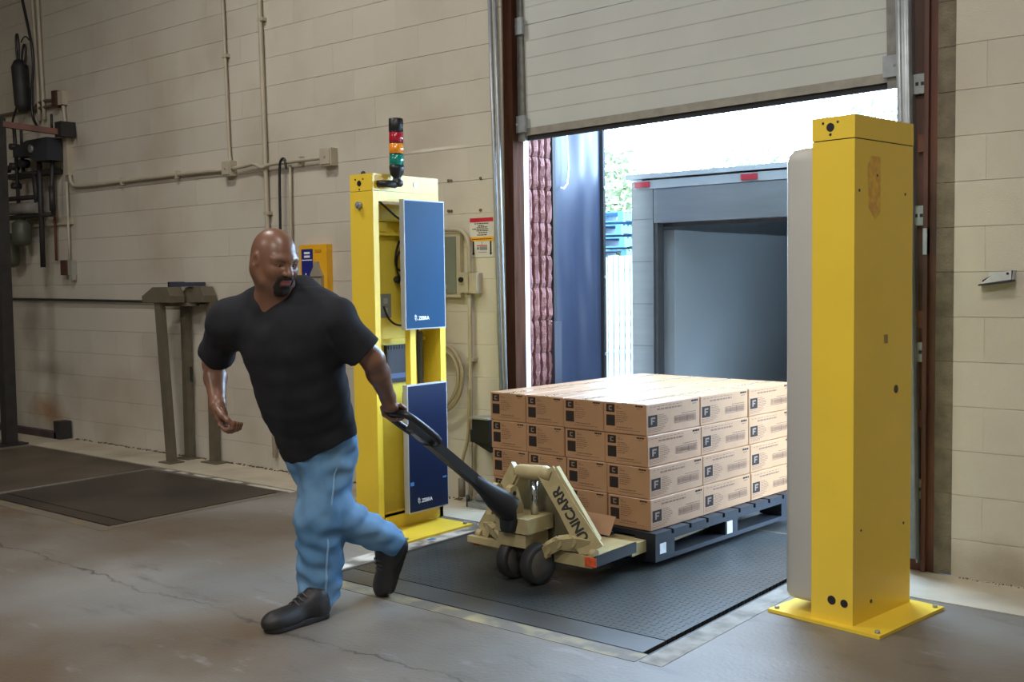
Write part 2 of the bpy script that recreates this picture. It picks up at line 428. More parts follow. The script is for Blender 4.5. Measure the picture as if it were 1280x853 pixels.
# ================================================================ DOCK PLATES
def tread_mat():
    m = mat('diamond tread steel', (62, 66, 66), .42, metal=.35, var=.22, scale=4, col2=(60, 58, 48), mixscale=1.6, mixlo=.45, mixhi=.7)
    n = m.node_tree.nodes; L = m.node_tree.links; b = n['Principled BSDF']
    ge = n.new('ShaderNodeNewGeometry'); sp = n.new('ShaderNodeSeparateXYZ'); L.new(ge.outputs['Position'], sp.inputs[0])
    def M(op, a, c=0, cl=False):
        k = n.new('ShaderNodeMath'); k.operation = op; k.use_clamp = cl
        for i, v in enumerate((a, c)):
            if isinstance(v, (int, float)): k.inputs[i].default_value = v
            else: L.new(v, k.inputs[i])
        return k.outputs[0]
    P = .034
    u = M('DIVIDE', sp.outputs[0], P); v = M('DIVIDE', sp.outputs[1], P)
    par = M('MODULO', M('ADD', M('FLOOR', u), M('ADD', M('FLOOR', v), 2000)), 2)
    fu = M('ABSOLUTE', M('SUBTRACT', M('FRACT', M('ADD', u, 1000)), .5)); fv = M('ABSOLUTE', M('SUBTRACT', M('FRACT', M('ADD', v, 1000)), .5))
    a1 = M('ADD', M('MULTIPLY', fu, 2.2), M('MULTIPLY', fv, 6)); a2 = M('ADD', M('MULTIPLY', fu, 6), M('MULTIPLY', fv, 2.2))
    dd = M('ADD', M('MULTIPLY', a1, par), M('MULTIPLY', a2, M('SUBTRACT', 1, par)))
    h = M('MULTIPLY', M('SUBTRACT', 1, dd), 2.5, True)
    bp = n.new('ShaderNodeBump'); bp.inputs['Strength'].default_value = 1.0; bp.inputs['Distance'].default_value = .008
    L.new(h, bp.inputs['Height']); L.new(bp.outputs[0], b.inputs['Normal'])
    return m
tread = tread_mat()
lipst = mat('smooth worn steel plate', (82, 82, 80), .4, metal=.4, var=.2, scale=3, col2=(64, 58, 48), mixscale=2, bump=.05)
lev = thing('dock_leveler', 'diamond tread steel dock leveler plate sunk in the floor under the pallet jack', 'dock leveler', (-3, -.8, 0))
b = MB(); b.box(-3.875, -2.125, -1.535, .33, -.022, -.002); b.build('deck_plate', tread, lev, world=True, bevel=.002)
b = MB(); b.box(-3.875, -2.125, -1.70, -1.541, -.022, -.003); b.build('hinge_plate', lipst, lev, world=True, bevel=.002)
b = MB(); b.box(-3.80, -2.2, .334, .98, -.045, -.022); b.build('lip_plate', lipst, lev, world=True, bevel=.002)
for x in (-3.7, -2.95, -2.2): MB().box(x-.04, x+.04, -1.66, .3, -.20, -.0225).build('support_beam', darkst, lev, world=True)
b = MB(); b.box(-3.9, -2.085, -1.72, -1.704, -.25, -.004); b.box(-3.9, -3.882, -1.72, .12, -.25, -.004); b.box(-2.10, -2.085, -1.72, .12, -.25, -.004)
struct(b.build('trim_10', darkst))
floorst = mat('dark worn floor steel', (64, 56, 47), .5, metal=.15, var=.2, scale=3, col2=(50, 43, 36), mixscale=1.4)
lv2 = thing('dock_leveler', 'dull brown steel floor plate in the left corner before the next bay', 'dock leveler', (-6.47, -1.1, 0))
b = MB(); b.box(-7.215, -5.73, -1.62, -.53, -.03, -.002); b.build('deck_plate', floorst, lv2, world=True, bevel=.003)
b = MB(); b.box(-7.215, -5.73, -1.735, -1.627, -.03, -.004); b.build('hinge_plate', floorst, lv2, world=True, bevel=.003)
for x in (-6.9, -6.1): MB().box(x, x+.1, -1.7, -.6, -.25, -.031).build('support_beam', darkst, lv2, world=True)
def worn_paint(name, col, lo=.42, hi=.58):
    return mat(name, col, .6, var=.1, scale=8, col2=(104, 96, 84), mixscale=7, mixlo=lo, mixhi=hi)
yl = worn_paint('worn yellow floor paint', (150, 138, 98), .35, .55); wl = worn_paint('worn white floor paint', (196, 190, 176)); yl2 = worn_paint('old ochre floor paint', (128, 106, 68), .28, .5)
b = MB(); b.box(-3.92, -2.09, -1.815, -1.725, -.02, .0015); struct(b.build('trim_11', yl))
b = MB(); b.box(-4.02, -3.91, -1.70, -.43, -.02, .0015); struct(b.build('trim_12', wl))
b = MB(); b.box(-2.08, -1.985, -1.80, -.43, -.02, .0015); struct(b.build('trim_13', mat('chipped pale kerb', (142, 138, 128), .7, var=.2, scale=12, col2=(104, 100, 92), mixscale=9)))
struct(MB().box(-9.15, -7.265, -1.9, -.46, -.02, .002).build('trim_8', mat('dark stained slab', (84, 74, 62), .55, var=.2, scale=2.5, col2=(66, 57, 47), mixscale=1.5, bump=.1)))
b = MB(); b.box(-7.26, -5.62, -.495, -.452, -.02, .002); struct(b.build('trim_14', wl))
b = MB(); b.box(-7.3, -5.62, -1.85, -1.765, -.02, .0015); b.box(-5.695, -5.63, -1.76, -.5, -.02, .0015); struct(b.build('trim_15', yl2))

# ================================================================ OUTSIDE
asph = mat('pale asphalt yard', (112, 112, 110), .9, var=.1)
struct(MB().box(-60, 40, .42, 80, -1.4, -1.25).build('ground', asph))
# dock curtain
cur = thing('dock_curtain', 'dark blue vinyl dock seal curtain hanging outside the left jamb', 'curtain', (-4.12, .7, 0))
cm_ = mat('dark blue vinyl', (40, 46, 62), .42, var=.08, scale=5, spec=.4)
b = MB(); ny, nz = 40, 40; V = []
for j in range(nz+1):
    z = -.3+3.1*j/nz
    for i in range(ny+1):
        t = i/ny; y = .44+.56*t
        x = -4.148+.03*math.sin(PI*t)+math.sin(PI*t)*(.020*math.sin(7*t+1.0*z+.6*math.sin(2.3*z))+.016*math.sin(13*t-2.2*z)*max(0, z-.9)/1.5+.004*math.sin(27*t+6*z)*math.sin(3*z+t))
        V.append((x, y, z))
b._new(V, [(j*(ny+1)+i, j*(ny+1)+i+1, (j+1)*(ny+1)+i+1, (j+1)*(ny+1)+i) for j in range(nz) for i in range(ny)])
o = b.build('curtain_sheet', cm_, cur, world=True, smooth=True); md = o.modifiers.new('thick', 'SOLIDIFY'); md.thickness = .006
b = MB(); b.box(-4.155, -4.12, .995, 1.02, -.3, 2.8); b.build('edge_trim', black_rub, cur, world=True, bevel=.004)
for z in (.5, .88, 1.4, 2.0):
    MB().cyl((-4.12, 1.007, z), (-4.113, 1.007, z), .011, 10).build('rivet', galv, cur, world=True)
b = MB(); b.box(-4.16, -4.115, .425, .455, -.3, 2.8); b.build('edge_trim', black_rub, cur, world=True, bevel=.004)
gb = MB().box(-4.135, -4.095, .40, .475, -.2, 1.12).build('guard_bar', mat('grey plastic guard', (58, 60, 68), .5), cur, world=True, bevel=.004)
MB().box(-4.095, -4.0935, .425, .45, .80, .86).build('sticker', white_ink, gb)
b = MB(); b.tube([(-4.118, .56, 2.6), (-4.112, .575, 2.3), (-4.11, .59, 2.1), (-4.10, .56, 2.0), (-4.10, .52, 1.965), (-4.10, .485, 1.97)], .005, 6)
b.build('tie_cord', white_ink, cur, world=True)

# truck box backed to the dock
tr = thing('truck', 'box truck backed up to the dock with its rear doorway open', 'truck', (-2.87, 1.3, -1.25))
stl = mat('brushed truck steel', (112, 114, 116), .34, metal=.6, var=.06, scale=3, stretch=(1, 1, 8))
alu = mat('truck white aluminium', (130, 133, 135), .4, metal=.2, var=.04)
liner = mat('grey truck liner', (128, 132, 134), .55, var=.05, scale=2)
X0, X1, YT = -4.09, -1.64, 1.3
b = MB(); b.box(X0, X0+.17, YT, YT+.10, -.35, 2.05); b.build('corner_post', stl, tr, world=True, bevel=.008)
for k in range(7):
    z = .05+.29*k
    MB().box(X0+.0, X0+.165, YT-.003, YT, z, z+.006).build('post_joint', mat('post seam', (88, 90, 92), .5, metal=.4), tr, world=True)
b = MB(); b.box(X1-.17, X1, YT, YT+.10, -.35, 2.05); b.build('corner_post', stl, tr, world=True, bevel=.008)
b = MB(); b.box(X0+.175, X1-.175, YT+.0, YT+.08, 1.765, 1.995); b.build('header_panel', stl, tr, world=True, bevel=.008)
b = MB(); b.box(X0+.02, X1-.02, YT-.012, YT+.05, 1.998, 2.055); b.build('lamp_rail', alu, tr, world=True, bevel=.004)
b = MB(); b.box(X0-.03, X1+.03, YT-.03, YT+.2, 2.068, 2.10); b.build('roof_rail', alu, tr, world=True, bevel=.01)
redl = mat('red marker lens', (130, 22, 34), .25, var=.05, coat=.5)
for x in (X0+.10, -3.19, -2.87, -2.55, X1-.10):
    m_ = MB(); m_.box(x-.055, x+.055, YT-.035, YT-.011, 2.008, 2.045); m_.build('marker_light', redl, tr, world=True, bevel=.012, seg=2)
b = MB(); b.box(X0+.172, X0+.20, YT+.01, YT+.09, -.1, 1.77); b.box(X1-.20, X1-.172, YT+.01, YT+.09, -.1, 1.77); b.box(X0+.172, X1-.172, YT+.085, YT+.11, 1.74, 1.775)
b.build('door_channel', darkst, tr, world=True)
b = MB(); b.box(X0+.02, X0+.05, YT+.1, 5.6, -.1, 2.07); b.build('side_wall', alu, tr, world=True)
b = MB(); b.box(X1-.05, X1-.02, YT+.1, 5.6, -.1, 2.07); b.build('side_wall', alu, tr, world=True)
b = MB(); b.box(X0+.05, X0+.23, YT+.18, 5.5, -.03, 1.72); b.build('side_liner', liner, tr, world=True, bevel=.06, seg=4)
b = MB(); b.box(X1-.23, X1-.05, YT+.18, 5.5, -.03, 1.72); b.build('side_liner', liner, tr, world=True, bevel=.06, seg=4)
b = MB(); b.box(X0+.02, X1-.02, 6.5, 5.6, -.1, 2.07); b.build('front_wall', liner, tr, world=True)
b = MB(); b.box(X0+.02, X1-.02, YT+.1, 5.6, 2.03, 2.07); b.build('roof_panel', mat('translucent truck roof', (210, 212, 210), .6, trans=.0), tr, world=True)
b = MB(); b.box(X0+.02, X1-.02, YT-.02, 5.6, -.12, -.05); b.build('truck_floor', wood_d, tr, world=True)
b = MB(); b.box(X0, X1, YT, YT+.12, -.5, -.13); b.box(X0+.5, X1-.5, YT+.1, 7.2, -.6, -.3); b.build('chassis', darkst, tr, world=True)
for y in (2.6, 5.0):
    for x in (X0+.25, X1-.25):
        MB().cyl((x-.15, y, -.80), (x+.15, y, -.80), .45, 24).build('wheel', black_rub, tr, world=True)

# slatted fence with blue pallets behind it
fn = thing('slat_fence', 'tall white slatted fence across the yard behind the truck', 'fence', (-10, 8.2, -1.25))
b = MB(); x = -16.
while x < 8:
    b.box(x, x+.075, 8.2, 8.22, -1.25, 1.72+random.uniform(-.015, .015)); x += .098
o = b.build('slats', mat('white fence slat', (112, 114, 112), .6, var=.12, scale=4), fn, world=True); o['kind'] = 'stuff'
b = MB()
for z in (-1.0, .3, 1.5): b.box(-16, 8, 8.23, 8.27, z, z+.05)
b.build('rail', galv, fn, world=True)
bluep = mat('blue painted pallet', (30, 76, 104), .6, var=.12, scale=3)
def blue_pallet(x, y, z, rz, label):
    t = thing('blue_pallet', label, 'pallet', (x, y, z), rz, 'blue pallets stacked beyond the fence')
    for k in range(7):
        MB().box(-.6, .6, -.5+k*.152, -.5+k*.152+.095, .142, .164).build('top_board', bluep, t)
    for k in range(3):
        MB().box(-.6+k*.555, -.6+k*.555+.09, -.5, .5, .022, .142).build('stringer', bluep, t)
    for k in range(3):
        MB().box(-.6, .6, -.5+k*.45, -.5+k*.45+.1, 0, .022).build('bottom_board', bluep, t)
for k in range(4):
    blue_pallet(-10.0+random.uniform(-.05, .05), 9.6, 2.28-.2*k, random.uniform(-.1, .1)+.2, 'blue wooden pallet above the white fence, %s from the top of its stack' % (('first', 'second', 'third', 'fourth')[k]))
b = MB()
for k in range(16): b.box(-10.6, -9.4, 9.1, 10.1, 1.68-.18*(k+1)+.02, 1.68-.18*k-.06); b.box(-10.6, -10.5, 9.1, 10.1, 1.68-.18*(k+1), 1.68-.18*k); b.box(-9.5, -9.4, 9.1, 10.1, 1.68-.18*(k+1), 1.68-.18*k)
o = b.build('pallet_pile', bluep); lab(o, 'lower blue pallets of the stack hidden behind the white fence', 'pallets', None, 'stuff')
leafm = mat('pale spring leaves', (116, 128, 92), .6, var=.3, scale=2)
bark = mat('tree bark', (96, 84, 70), .9, var=.2)
def tree(x, y, h, r, label, seed):
    g = random.Random(seed)
    t = thing('tree', label, 'tree', (x, y, -1.25), 0, 'trees beyond the yard')
    q = MB(); q.tube([(0, 0, 0), (.1, .05, h*.4), (0, 0, h*.75)], [.22, .16, .08], 8)
    for k in range(6):
        a = k*1.05+g.random(); q.tube([(0, 0, h*(.4+.06*k)), (math.cos(a)*r*.6, math.sin(a)*r*.6, h*(.6+.05*k))], [.07, .02], 6)
    q.build('trunk', bark, t)
    q = MB(); cl = [(g.gauss(0, r*.45), g.gauss(0, r*.45), h*(.72+g.gauss(0, .12))) for _ in range(26)]
    for k in range(5200):
        c = cl[g.randrange(26)]
        p = Vector((c[0]+g.gauss(0, r*.2), c[1]+g.gauss(0, r*.2), c[2]+g.gauss(0, r*.17)))
        d = Vector((g.gauss(0, 1), g.gauss(0, 1), g.gauss(0, 1))).normalized(); e = d.orthogonal().normalized(); s = g.uniform(.07, .13)
        q.quad(p-d*s, p+e*s*.5, p+d*s, p-e*s*.5)
    o = q.build('crown', leafm, t); o['kind'] = 'stuff'
tree(-13.9, 15.0, 5.2, 1.5, 'bushy light green tree beyond the fence, left of the truck', 1)
tree(-14.2, 24, 7.0, 2.0, 'pale tree rising over the truck roof, left one of two', 2)
tree(-9.3, 20, 6.2, 1.9, 'pale tree rising over the truck roof, right one of two', 3)
# ================================================================ READER PORTAL TOWERS
def zebra_mark(parent, o, x, y, h):
    """white head-and-word mark; o = lower left corner, x/y directions, h = letter height"""
    F = frame(o, x, y)
    q = MB()
    def T(px, py): return F @ Vector((px*h, py*h, .0008))
    # striped head: bars of a stylised animal head in profile
    st = [[(-1.5, .75), (-1.38, 1.35), (-1.22, 1.42), (-1.3, .7)], [(-1.2, .62), (-1.1, 1.42), (-.92, 1.3), (-1.0, .66)], [(-.9, .62), (-.82, 1.15), (-.66, .98), (-.72, .56)],
          [(-1.5, .6), (-1.3, .55), (-1.22, .05), (-1.36, .1)], [(-1.2, .5), (-1.0, .5), (-.98, -.25), (-1.14, -.2)], [(-.9, .5), (-.74, .44), (-.5, .02), (-.62, -.02)], [(-.62, .36), (-.52, .3), (-.3, .06), (-.38, -.02)]]
    for p in st: q._new([T(*v) for v in p], [(0, 1, 2, 3)])
    q.build('emblem', white_ink, parent)
    M = F @ Matrix.Translation((0, 0, .0006))
    text_mesh('wordmark', 'ZEBRA', h*1.35, white_ink, parent, M, .0004, h*.035)

def portal_base(t, x0, x1, y0, y1, label=None):
    MB().box(x0, x1, y0, y1, .001, .014).build('base_plate', yellow, t, world=True, bevel=.002)
    for x in (x0+.03, x1-.03):
        for y in (y0+.03, y1-.03):
            MB().cyl((x, y, .014), (x, y, .026), .012, 6).build('anchor_bolt', galv, t, world=True)

T1 = thing('reader_portal', 'open yellow portal tower with two blue antenna panels and a stack light', 'portal tower', (-4.24, -.78, 0))
portal_base(T1, -4.48, -4.0, -1.05, -.52)
xa, xb, ya, yb, zt = -4.45, -4.27, -.985, -.47, 1.975
MB().box(xa, xb, ya, ya+.04, .014, 1.88).build('side_plate', yellow, T1, world=True, bevel=.003)
MB().box(xa, xb, yb-.03, yb, .014, 1.825).build('side_plate', yellow, T1, world=True, bevel=.003)
b = MB(); b.box(xa, xa+.05, ya+.04, yb-.03, .014, 1.825); b.build('back_plate', yellow_lit, T1, world=True)
for z, dpt in ((1.74, .05), (1.66, .045), (1.06, .06)): MB().box(xa+.05, xa+dpt+.03, ya+.05, yb-.02, z-.012, z+.006).build('back_rib', yellow_lit, T1, world=True, bevel=.003)
MB().box(xa+.05, xa+.08, ya+.08, ya+.2, 1.667, 1.72).build('back_bracket', yellow_lit, T1, world=True, bevel=.003)
b = MB(); b.box(xa, xb, ya, yb, 1.883, zt); b.build('top_cap', yellow, T1, world=True, bevel=.005)
b = MB(); b.box(xb-.012, xb, ya+.041, yb, 1.826, 1.882); b.build('header_plate', yellow, T1, world=True, bevel=.002)
b = MB(); b.box(xb-.014, xb, ya+.045, yb, .014, .10); b.box(xb-.05, xb, ya+.045, yb, .088, .10); b.build('sill_plate', yellow, T1, world=True, bevel=.003)
q = MB(); q.cyl((-4.375, ya-.002, 1.925), (-4.375, ya+.001, 1.925), .016, 16)
for dx, dz in ((-.03, .022), (.03, .022), (0, -.032)): q.cyl((-4.375+dx, ya-.002, 1.925+dz), (-4.375+dx, ya+.001, 1.925+dz), .005, 8)
q.build('cable_port', black_pl, T1, world=True)
q = MB(); q.cyl((-4.372, ya, 1.806), (-4.372, ya-.02, 1.806), .02, 14); q.cyl((-4.372, ya-.02, 1.806), (-4.372, ya-.03, 1.806), .010, 12); q.build('key_lock', galv, T1, world=True)
MB().cyl((xb-.002, -.66, 1.93), (xb+.004, -.66, 1.93), .015, 14).build('cap_bolt', galv, T1, world=True)
MB().sphere((-4.40, -.93, 1.985), .014, 10).build('lifting_stud', darkst, T1, world=True)
MB().box(xb, xb+.0015, ya+.015, ya+.085, 1.90, 1.965).build('sticker', mat('ochre label', (214, 170, 40), .5), T1, world=True)
# uprights that carry the panels
for y in (-.745, -.50):
    MB().box(-4.262, -4.223, y-.022, y+.022, .10, 1.825).build('panel_upright', yellow, T1, world=True, bevel=.004)
# antenna panels
for nm, z0, z1, fm in (('upper', 1.122, 1.838, blue_panel), ('lower', .098, .815, navy_panel)):
    b = MB(); b.box(-4.222, -4.188, -.835, -.512, z0, z1); p = b.build('antenna_panel', edge_grey, T1, world=True, bevel=.008, seg=2)
    MB().box(-4.189, -4.1862, -.828, -.519, z0+.007, z1-.007).build('panel_face', fm, p, world=True)
    o = Vector((-4.1860, -.735, z0+.052))-Vector(T1.location)
    zebra_mark(p, o, (0, 1, 0), (0, 0, 1), .021)
    if nm == 'lower':
        q = MB(); q.box(-4.1862, -4.1855, -.823, -.795, z0+.155, z0+.175); q.box(-4.1862, -4.1855, -.56, -.53, z0+.165, z0+.175)
        for v in q.bm.verts: v.co -= T1.location
        q.build('panel_clip', mat('small blue label', (70, 130, 190), .5), p)
# electrical parts inside
b = MB(); b.box(-4.44, -4.395, -.83, -.74, 1.185, 1.32); ob = b.build('outlet_box', mat('grey outlet', (150, 156, 162), .5), T1, world=True, bevel=.004)
q = MB()
for z in (1.225, 1.28): q.box(-4.396, -4.392, -.80, -.77, z-.016, z+.016)
for v in q.bm.verts: v.co -= T1.location
q.build('socket', mat('pale socket', (188, 192, 196), .5), ob)
b = MB(); b.box(-4.44, -4.375, -.80, -.625, .815, 1.03); rd = b.build('tag_reader', mat('black reader case', (26, 30, 38), .35), T1, world=True, bevel=.01, seg=2)
q = MB(); q.box(-4.376, -4.3735, -.785, -.64, .84, .868)
for v in q.bm.verts: v.co -= T1.location
q.build('reader_label', mat('blue grey label', (66, 84, 120), .4), rd)
q = MB()
for k in range(7): q.box(-4.376, -4.371, -.79+.022*k, -.782+.022*k, 1.005, 1.028)
for v in q.bm.verts: v.co -= T1.location
q.build('cooling_fin', black_pl, rd)
def cable(pts, r, name, par=T1, m=black_pl, n=7):
    # smooth the corner points a little
    P = [Vector(p) for p in pts]
    for _ in range(2):
        Q = [P[0]]
        for a, c in zip(P, P[1:]): Q += [a.lerp(c, .25), a.lerp(c, .75)]
        P = Q+[P[-1]]
    return MB().tube(P, r, n).build(name, m, par, world=par is not None)
cable([(-4.395, -.80, 1.25), (-4.37, -.79, 1.18), (-4.36, -.74, 1.14), (-4.34, -.66, 1.14), (-4.30, -.6, 1.16)], .006, 'power_cable')
cable([(-4.33, -.9, 1.84), (-4.33, -.83, 1.80), (-4.33, -.72, 1.73), (-4.30, -.6, 1.70)], .006, 'light_cable')
cable([(-4.40, -.66, 1.62), (-4.37, -.72, 1.56), (-4.38, -.72, 1.47), (-4.38, -.66, 1.44), (-4.36, -.62, 1.50), (-4.38, -.66, 1.58), (-4.38, -.71, 1.52), (-4.38, -.70, 1.42), (-4.36, -.65, 1.36), (-4.33, -.6, 1.36)], .006, 'coiled_cable')
q = MB()
for k in range(5):
    a = k*2*PI/5; q.sphere((-4.38, -.70+.014*math.cos(a), 1.40+.014*math.sin(a)), .011, 8)
q.cyl((-4.40, -.70, 1.40), (-4.365, -.70, 1.40), .014, 10); q.build('star_knob', black_pl, T1, world=True)
for y, z in ((-.74, 1.39), (-.80, 1.70)):
    MB().cyl((-4.44, y, z), (-4.42, y, z), .014, 8).build('bolt', galv, T1, world=True)
q = MB(); pts = [(-4.40, -.40-.07, .80)]
q = MB()
for k in range(26):
    z = .80+.0115*k; q.cyl((-4.36, -.545, z), (-4.36, -.545, z+.007), .017, 10); q.cyl((-4.36, -.545, z+.007), (-4.36, -.545, z+.0115), .013, 10)
q.build('flexible_conduit', mat('grey corrugated conduit', (128, 128, 126), .5), T1, world=True)
cable([(-4.35, -.575, 1.12), (-4.35, -.58, .95), (-4.345, -.575, .75), (-4.35, -.57, .5)], .006, 'panel_cable')
for k, (y, x1) in enumerate(((-.76, -4.40), (-.70, -4.41), (-.66, -4.40))):
    cable([(-4.41, y, .815), (x1, y+.005, .7), (-4.42, y-.01, .55), (-4.42, y, .2)], .005, 'reader_cable')
MB().box(-4.44, -4.39, -.93, -.90, .75, 1.32).build('slotted_strip', yellow_lit, T1, world=True)
MB().box(-4.43, -4.40, -.86, -.83, .10, .14).build('junction_block', oxide, T1, world=True)
MB().box(-3.945, -3.915, -.955, -.91, .014, .0155).build('floor_tape', mat('blue tape', (40, 110, 150), .6), T1, world=True)
# stack light on a bent bracket
SL = MB(); cx_, cy_ = -4.225, -.845
SL.tube([(-4.27, -.94, 1.918), (-4.245, -.94, 1.918), (-4.228, -.92, 1.918), (cx_, cy_-.02, 1.918), (cx_, cy_, 1.935)], [.02, .02, .019, .022, .026], 12)
SL.lathe([(.022, -.04), (.034, -.03), (.034, -.012), (.022, .0), (.022, .012), (.037, .03), (.041, .06), (.041, .075)], (cx_, cy_, 1.945), 24)
sl = SL.build('stack_light', black_pl, T1, world=True)
def lens(z0, z1, m, name):
    q = MB(); q.lathe([(.036, z0), (.0395, z0+.003), (.0395, z1-.003), (.036, z1)], (cx_, cy_, 0), 28)
    for v in q.bm.verts: v.co -= T1.location
    return q.build(name, m, sl)
lens(2.02, 2.080, mat('green lens', (12, 130, 112), .15, coat=.6, var=.03), 'green_lens')
lens(2.083, 2.140, mat('amber lens', (248, 150, 40), .15, coat=.6, var=.03), 'amber_lens')
lens(2.143, 2.200, mat('red lens', (178, 28, 48), .15, coat=.6, var=.03), 'red_lens')
lens(2.203, 2.275, black_pl, 'end_cap')
for z in (2.0815, 2.1415, 2.2015):
    q = MB(); q.cyl((cx_, cy_, z-.003), (cx_, cy_, z+.003), .0385, 28)
    for v in q.bm.verts: v.co -= T1.location
    q.build('lens_ring', black_pl, sl)

# near tower: closed box with a curved grey cover on the lane side
T2 = thing('reader_portal', 'closed yellow portal tower with a curved grey cover, nearest to the camera', 'portal tower', (-1.66, -.76, 0), -math.radians(8.3))
hx, hy = .092, .23
b = MB(); b.box(-.275, .225, -.265, .265, .001, .014); b.build('base_plate', yellow, T2, bevel=.002)
for x in (-.25, .2):
    for y in (-.235, .235): MB().cyl((x, y, .014), (x, y, .024), .010, 6).build('anchor_bolt', galv, T2)
MB().box(-hx, hx, -hy, hy, .014, 1.913).build('tower_body', yellow, T2, bevel=.004, seg=2)
MB().box(-hx-.001, hx+.001, -hy-.001, hy+.001, 1.917, 2.005).build('top_cap', yellow, T2, bevel=.004, seg=2)
MB().box(-hx+.003, hx-.003, -hy+.003, hy-.003, 1.90, 1.93).build('cap_joint', darkst, T2)
def port(name, c, n, r, m=black_pl):
    c = Vector(c); n = Vector(n); MB().cyl(c-n*.003, c+n*.0015, r, 16).build(name, m, T2)
port('cable_port', (-.012, -hy-.001, 1.965), (0, -1, 0), .017)
for dx, dz in ((-.032, .018), (.032, .018), (0, -.028)): port('pin_hole', (-.012+dx, -hy-.001, 1.965+dz), (0, -1, 0), .005)
port('hole_plug', (.0, -hy, .10), (0, -1, 0), .018); port('hole_plug', (.055, -hy, .097), (0, -1, 0), .016)
for y, z, r in ((-.195, 1.716, .006), (.165, 1.716, .006), (-.06, 1.78, .006), (.10, .924, .017), (-.17, .385, .005), (.17, .36, .006), (-.09, .085, .008)):
    port('pin_hole', (hx, y, z), (1, 0, 0), r)
# faint remains of a peeled label on the side facing right
ghost = mat('label residue', (226, 186, 62), .5, var=.10, scale=60, col2=(214, 158, 70), mixscale=35, mixlo=.4, mixhi=.6)
q = MB()
oc = Vector((hx+.0012, -.075, 1.73))
pts = [(-.06, .10), (-.035, .155), (.04, .155), (.04, -.12), (.0, -.155), (-.05, -.10)]
P = [oc+Vector((0, a, c)) for a, c in pts]
P = [oc+Vector((-.0008, a, c*.8)) for a, c in pts]; q._new(P, [tuple(range(6))])
q.box(hx, hx+.0008, -.075-.005, -.075+.03, 1.65, 1.83)
q.build('label_residue', ghost, T2)
MB().box(hx, hx+.001, -.0, .03, 1.115, 1.15).build('smudge', mat('smudge', (150, 128, 60), .5), T2)
# curved cover: rounded section extruded upward with rounded top corners
q = MB(); sec = []; n = 14
for i in range(n+1):
    a = PI*i/n; sec.append((-hx-.02-.135*math.sin(a)**.28, -.216*abs(math.cos(a))**.45*(1 if math.cos(a) > 0 else -1)))
rings = [(.062, .80), (.068, .93), (.085, 1.0), (1.845, 1.0), (1.875, .95), (1.895, .82), (1.902, .62)]
V = []
for z, s in rings:
    V += [(-hx-.0 + (x+hx)*s if True else x, y*(.55+.45*s), z) for x, y in sec]
    V += [(-hx+.0, .212*(.55+.45*s), z), (-hx+.0, -.212*(.55+.45*s), z)]
m_ = n+3
F = [(k*m_+i, k*m_+(i+1) % m_, (k+1)*m_+(i+1) % m_, (k+1)*m_+i) for k in range(len(rings)-1) for i in range(m_)]
F += [tuple(range(m_))[::-1], tuple(range((len(rings)-1)*m_, len(rings)*m_))]
q._new(V, F); o = q.build('curved_cover', grey_cover, T2)
for i, p in enumerate(o.data.polygons): p.use_smooth = len(p.vertices) == 4
ms = o.modifiers.new('edge', 'EDGE_SPLIT'); ms.split_angle = math.radians(50)

# ================================================================ PALLET, CARTONS
PY = -math.radians(4.0)
PC = Vector((-2.69, -.69, 0))          # near right corner of the pallet
PL = thing('plastic_pallet', 'dark blue plastic pallet on the jack forks carrying the cartons', 'pallet', (PC.x, PC.y, 0), PY)
L_, W_ = 1.36, 1.07; zb = .03; zd = zb+.138
b = MB()
for k in range(9):
    b.box(-W_, 0, .0+k*.1535, .0+k*.1535+.132, zd-.022, zd)
b.build('deck_board', navy_pl, PL, bevel=.004)
b = MB()
for x in (-W_, -W_/2-.06, -.12): b.box(x, x+.12, 0, L_, zd-.045, zd-.0221)
b.build('deck_bearer', navy_pl, PL, bevel=.003)
b = MB()
for x in (-W_, -W_/2-.06, -.12): b.box(x, x+.12, 0, L_, zb, zb+.022)
b.build('bottom_runner', navy_pl, PL, bevel=.004)
for x in (-W_, -W_/2-.07, -.14):
    for k, y in enumerate((0, L_/2-.06, L_-.16)):
        MB().box(x+.001, x+.139, y+.001, y+(.16 if k != 1 else .12), zb+.022, zd-.0455).build('spacer_block', navy_pl, PL, bevel=.008)
lw = mat('white pallet label', (206, 210, 214), .5, var=.15, scale=40)
MB().box(.0, .002, .035, .085, zb+.035, zb+.085).build('label_plate', lw, PL)
MB().box(.0, .004, L_/2-.05, L_/2-.0, zb+.025, zd-.05).build('label_plate', lw, PL)
MB().box(.0, .002, L_-.06, L_-.01, zb+.035, zb+.085).build('label_plate', lw, PL)

CW, CHt, CLn = .2615, .1535, .465
def flat(q, org, x, y, rects):
    x, y = Vector(x), Vector(y); org = Vector(org)
    for (u0, v0, u1, v1) in rects:
        q.quad(org+x*u0+y*v0, org+x*u1+y*v0, org+x*u1+y*v1, org+x*u0+y*v1)
g = random.Random(5)
def words(u0, u1, v, h, wmin=.006, wmax=.02, gap=.003):
    r = []; u = u0
    while u < u1:
        e = min(u1, u+g.uniform(wmin, wmax)); r.append((u, v, e, v+h)); u = e+gap
    return r
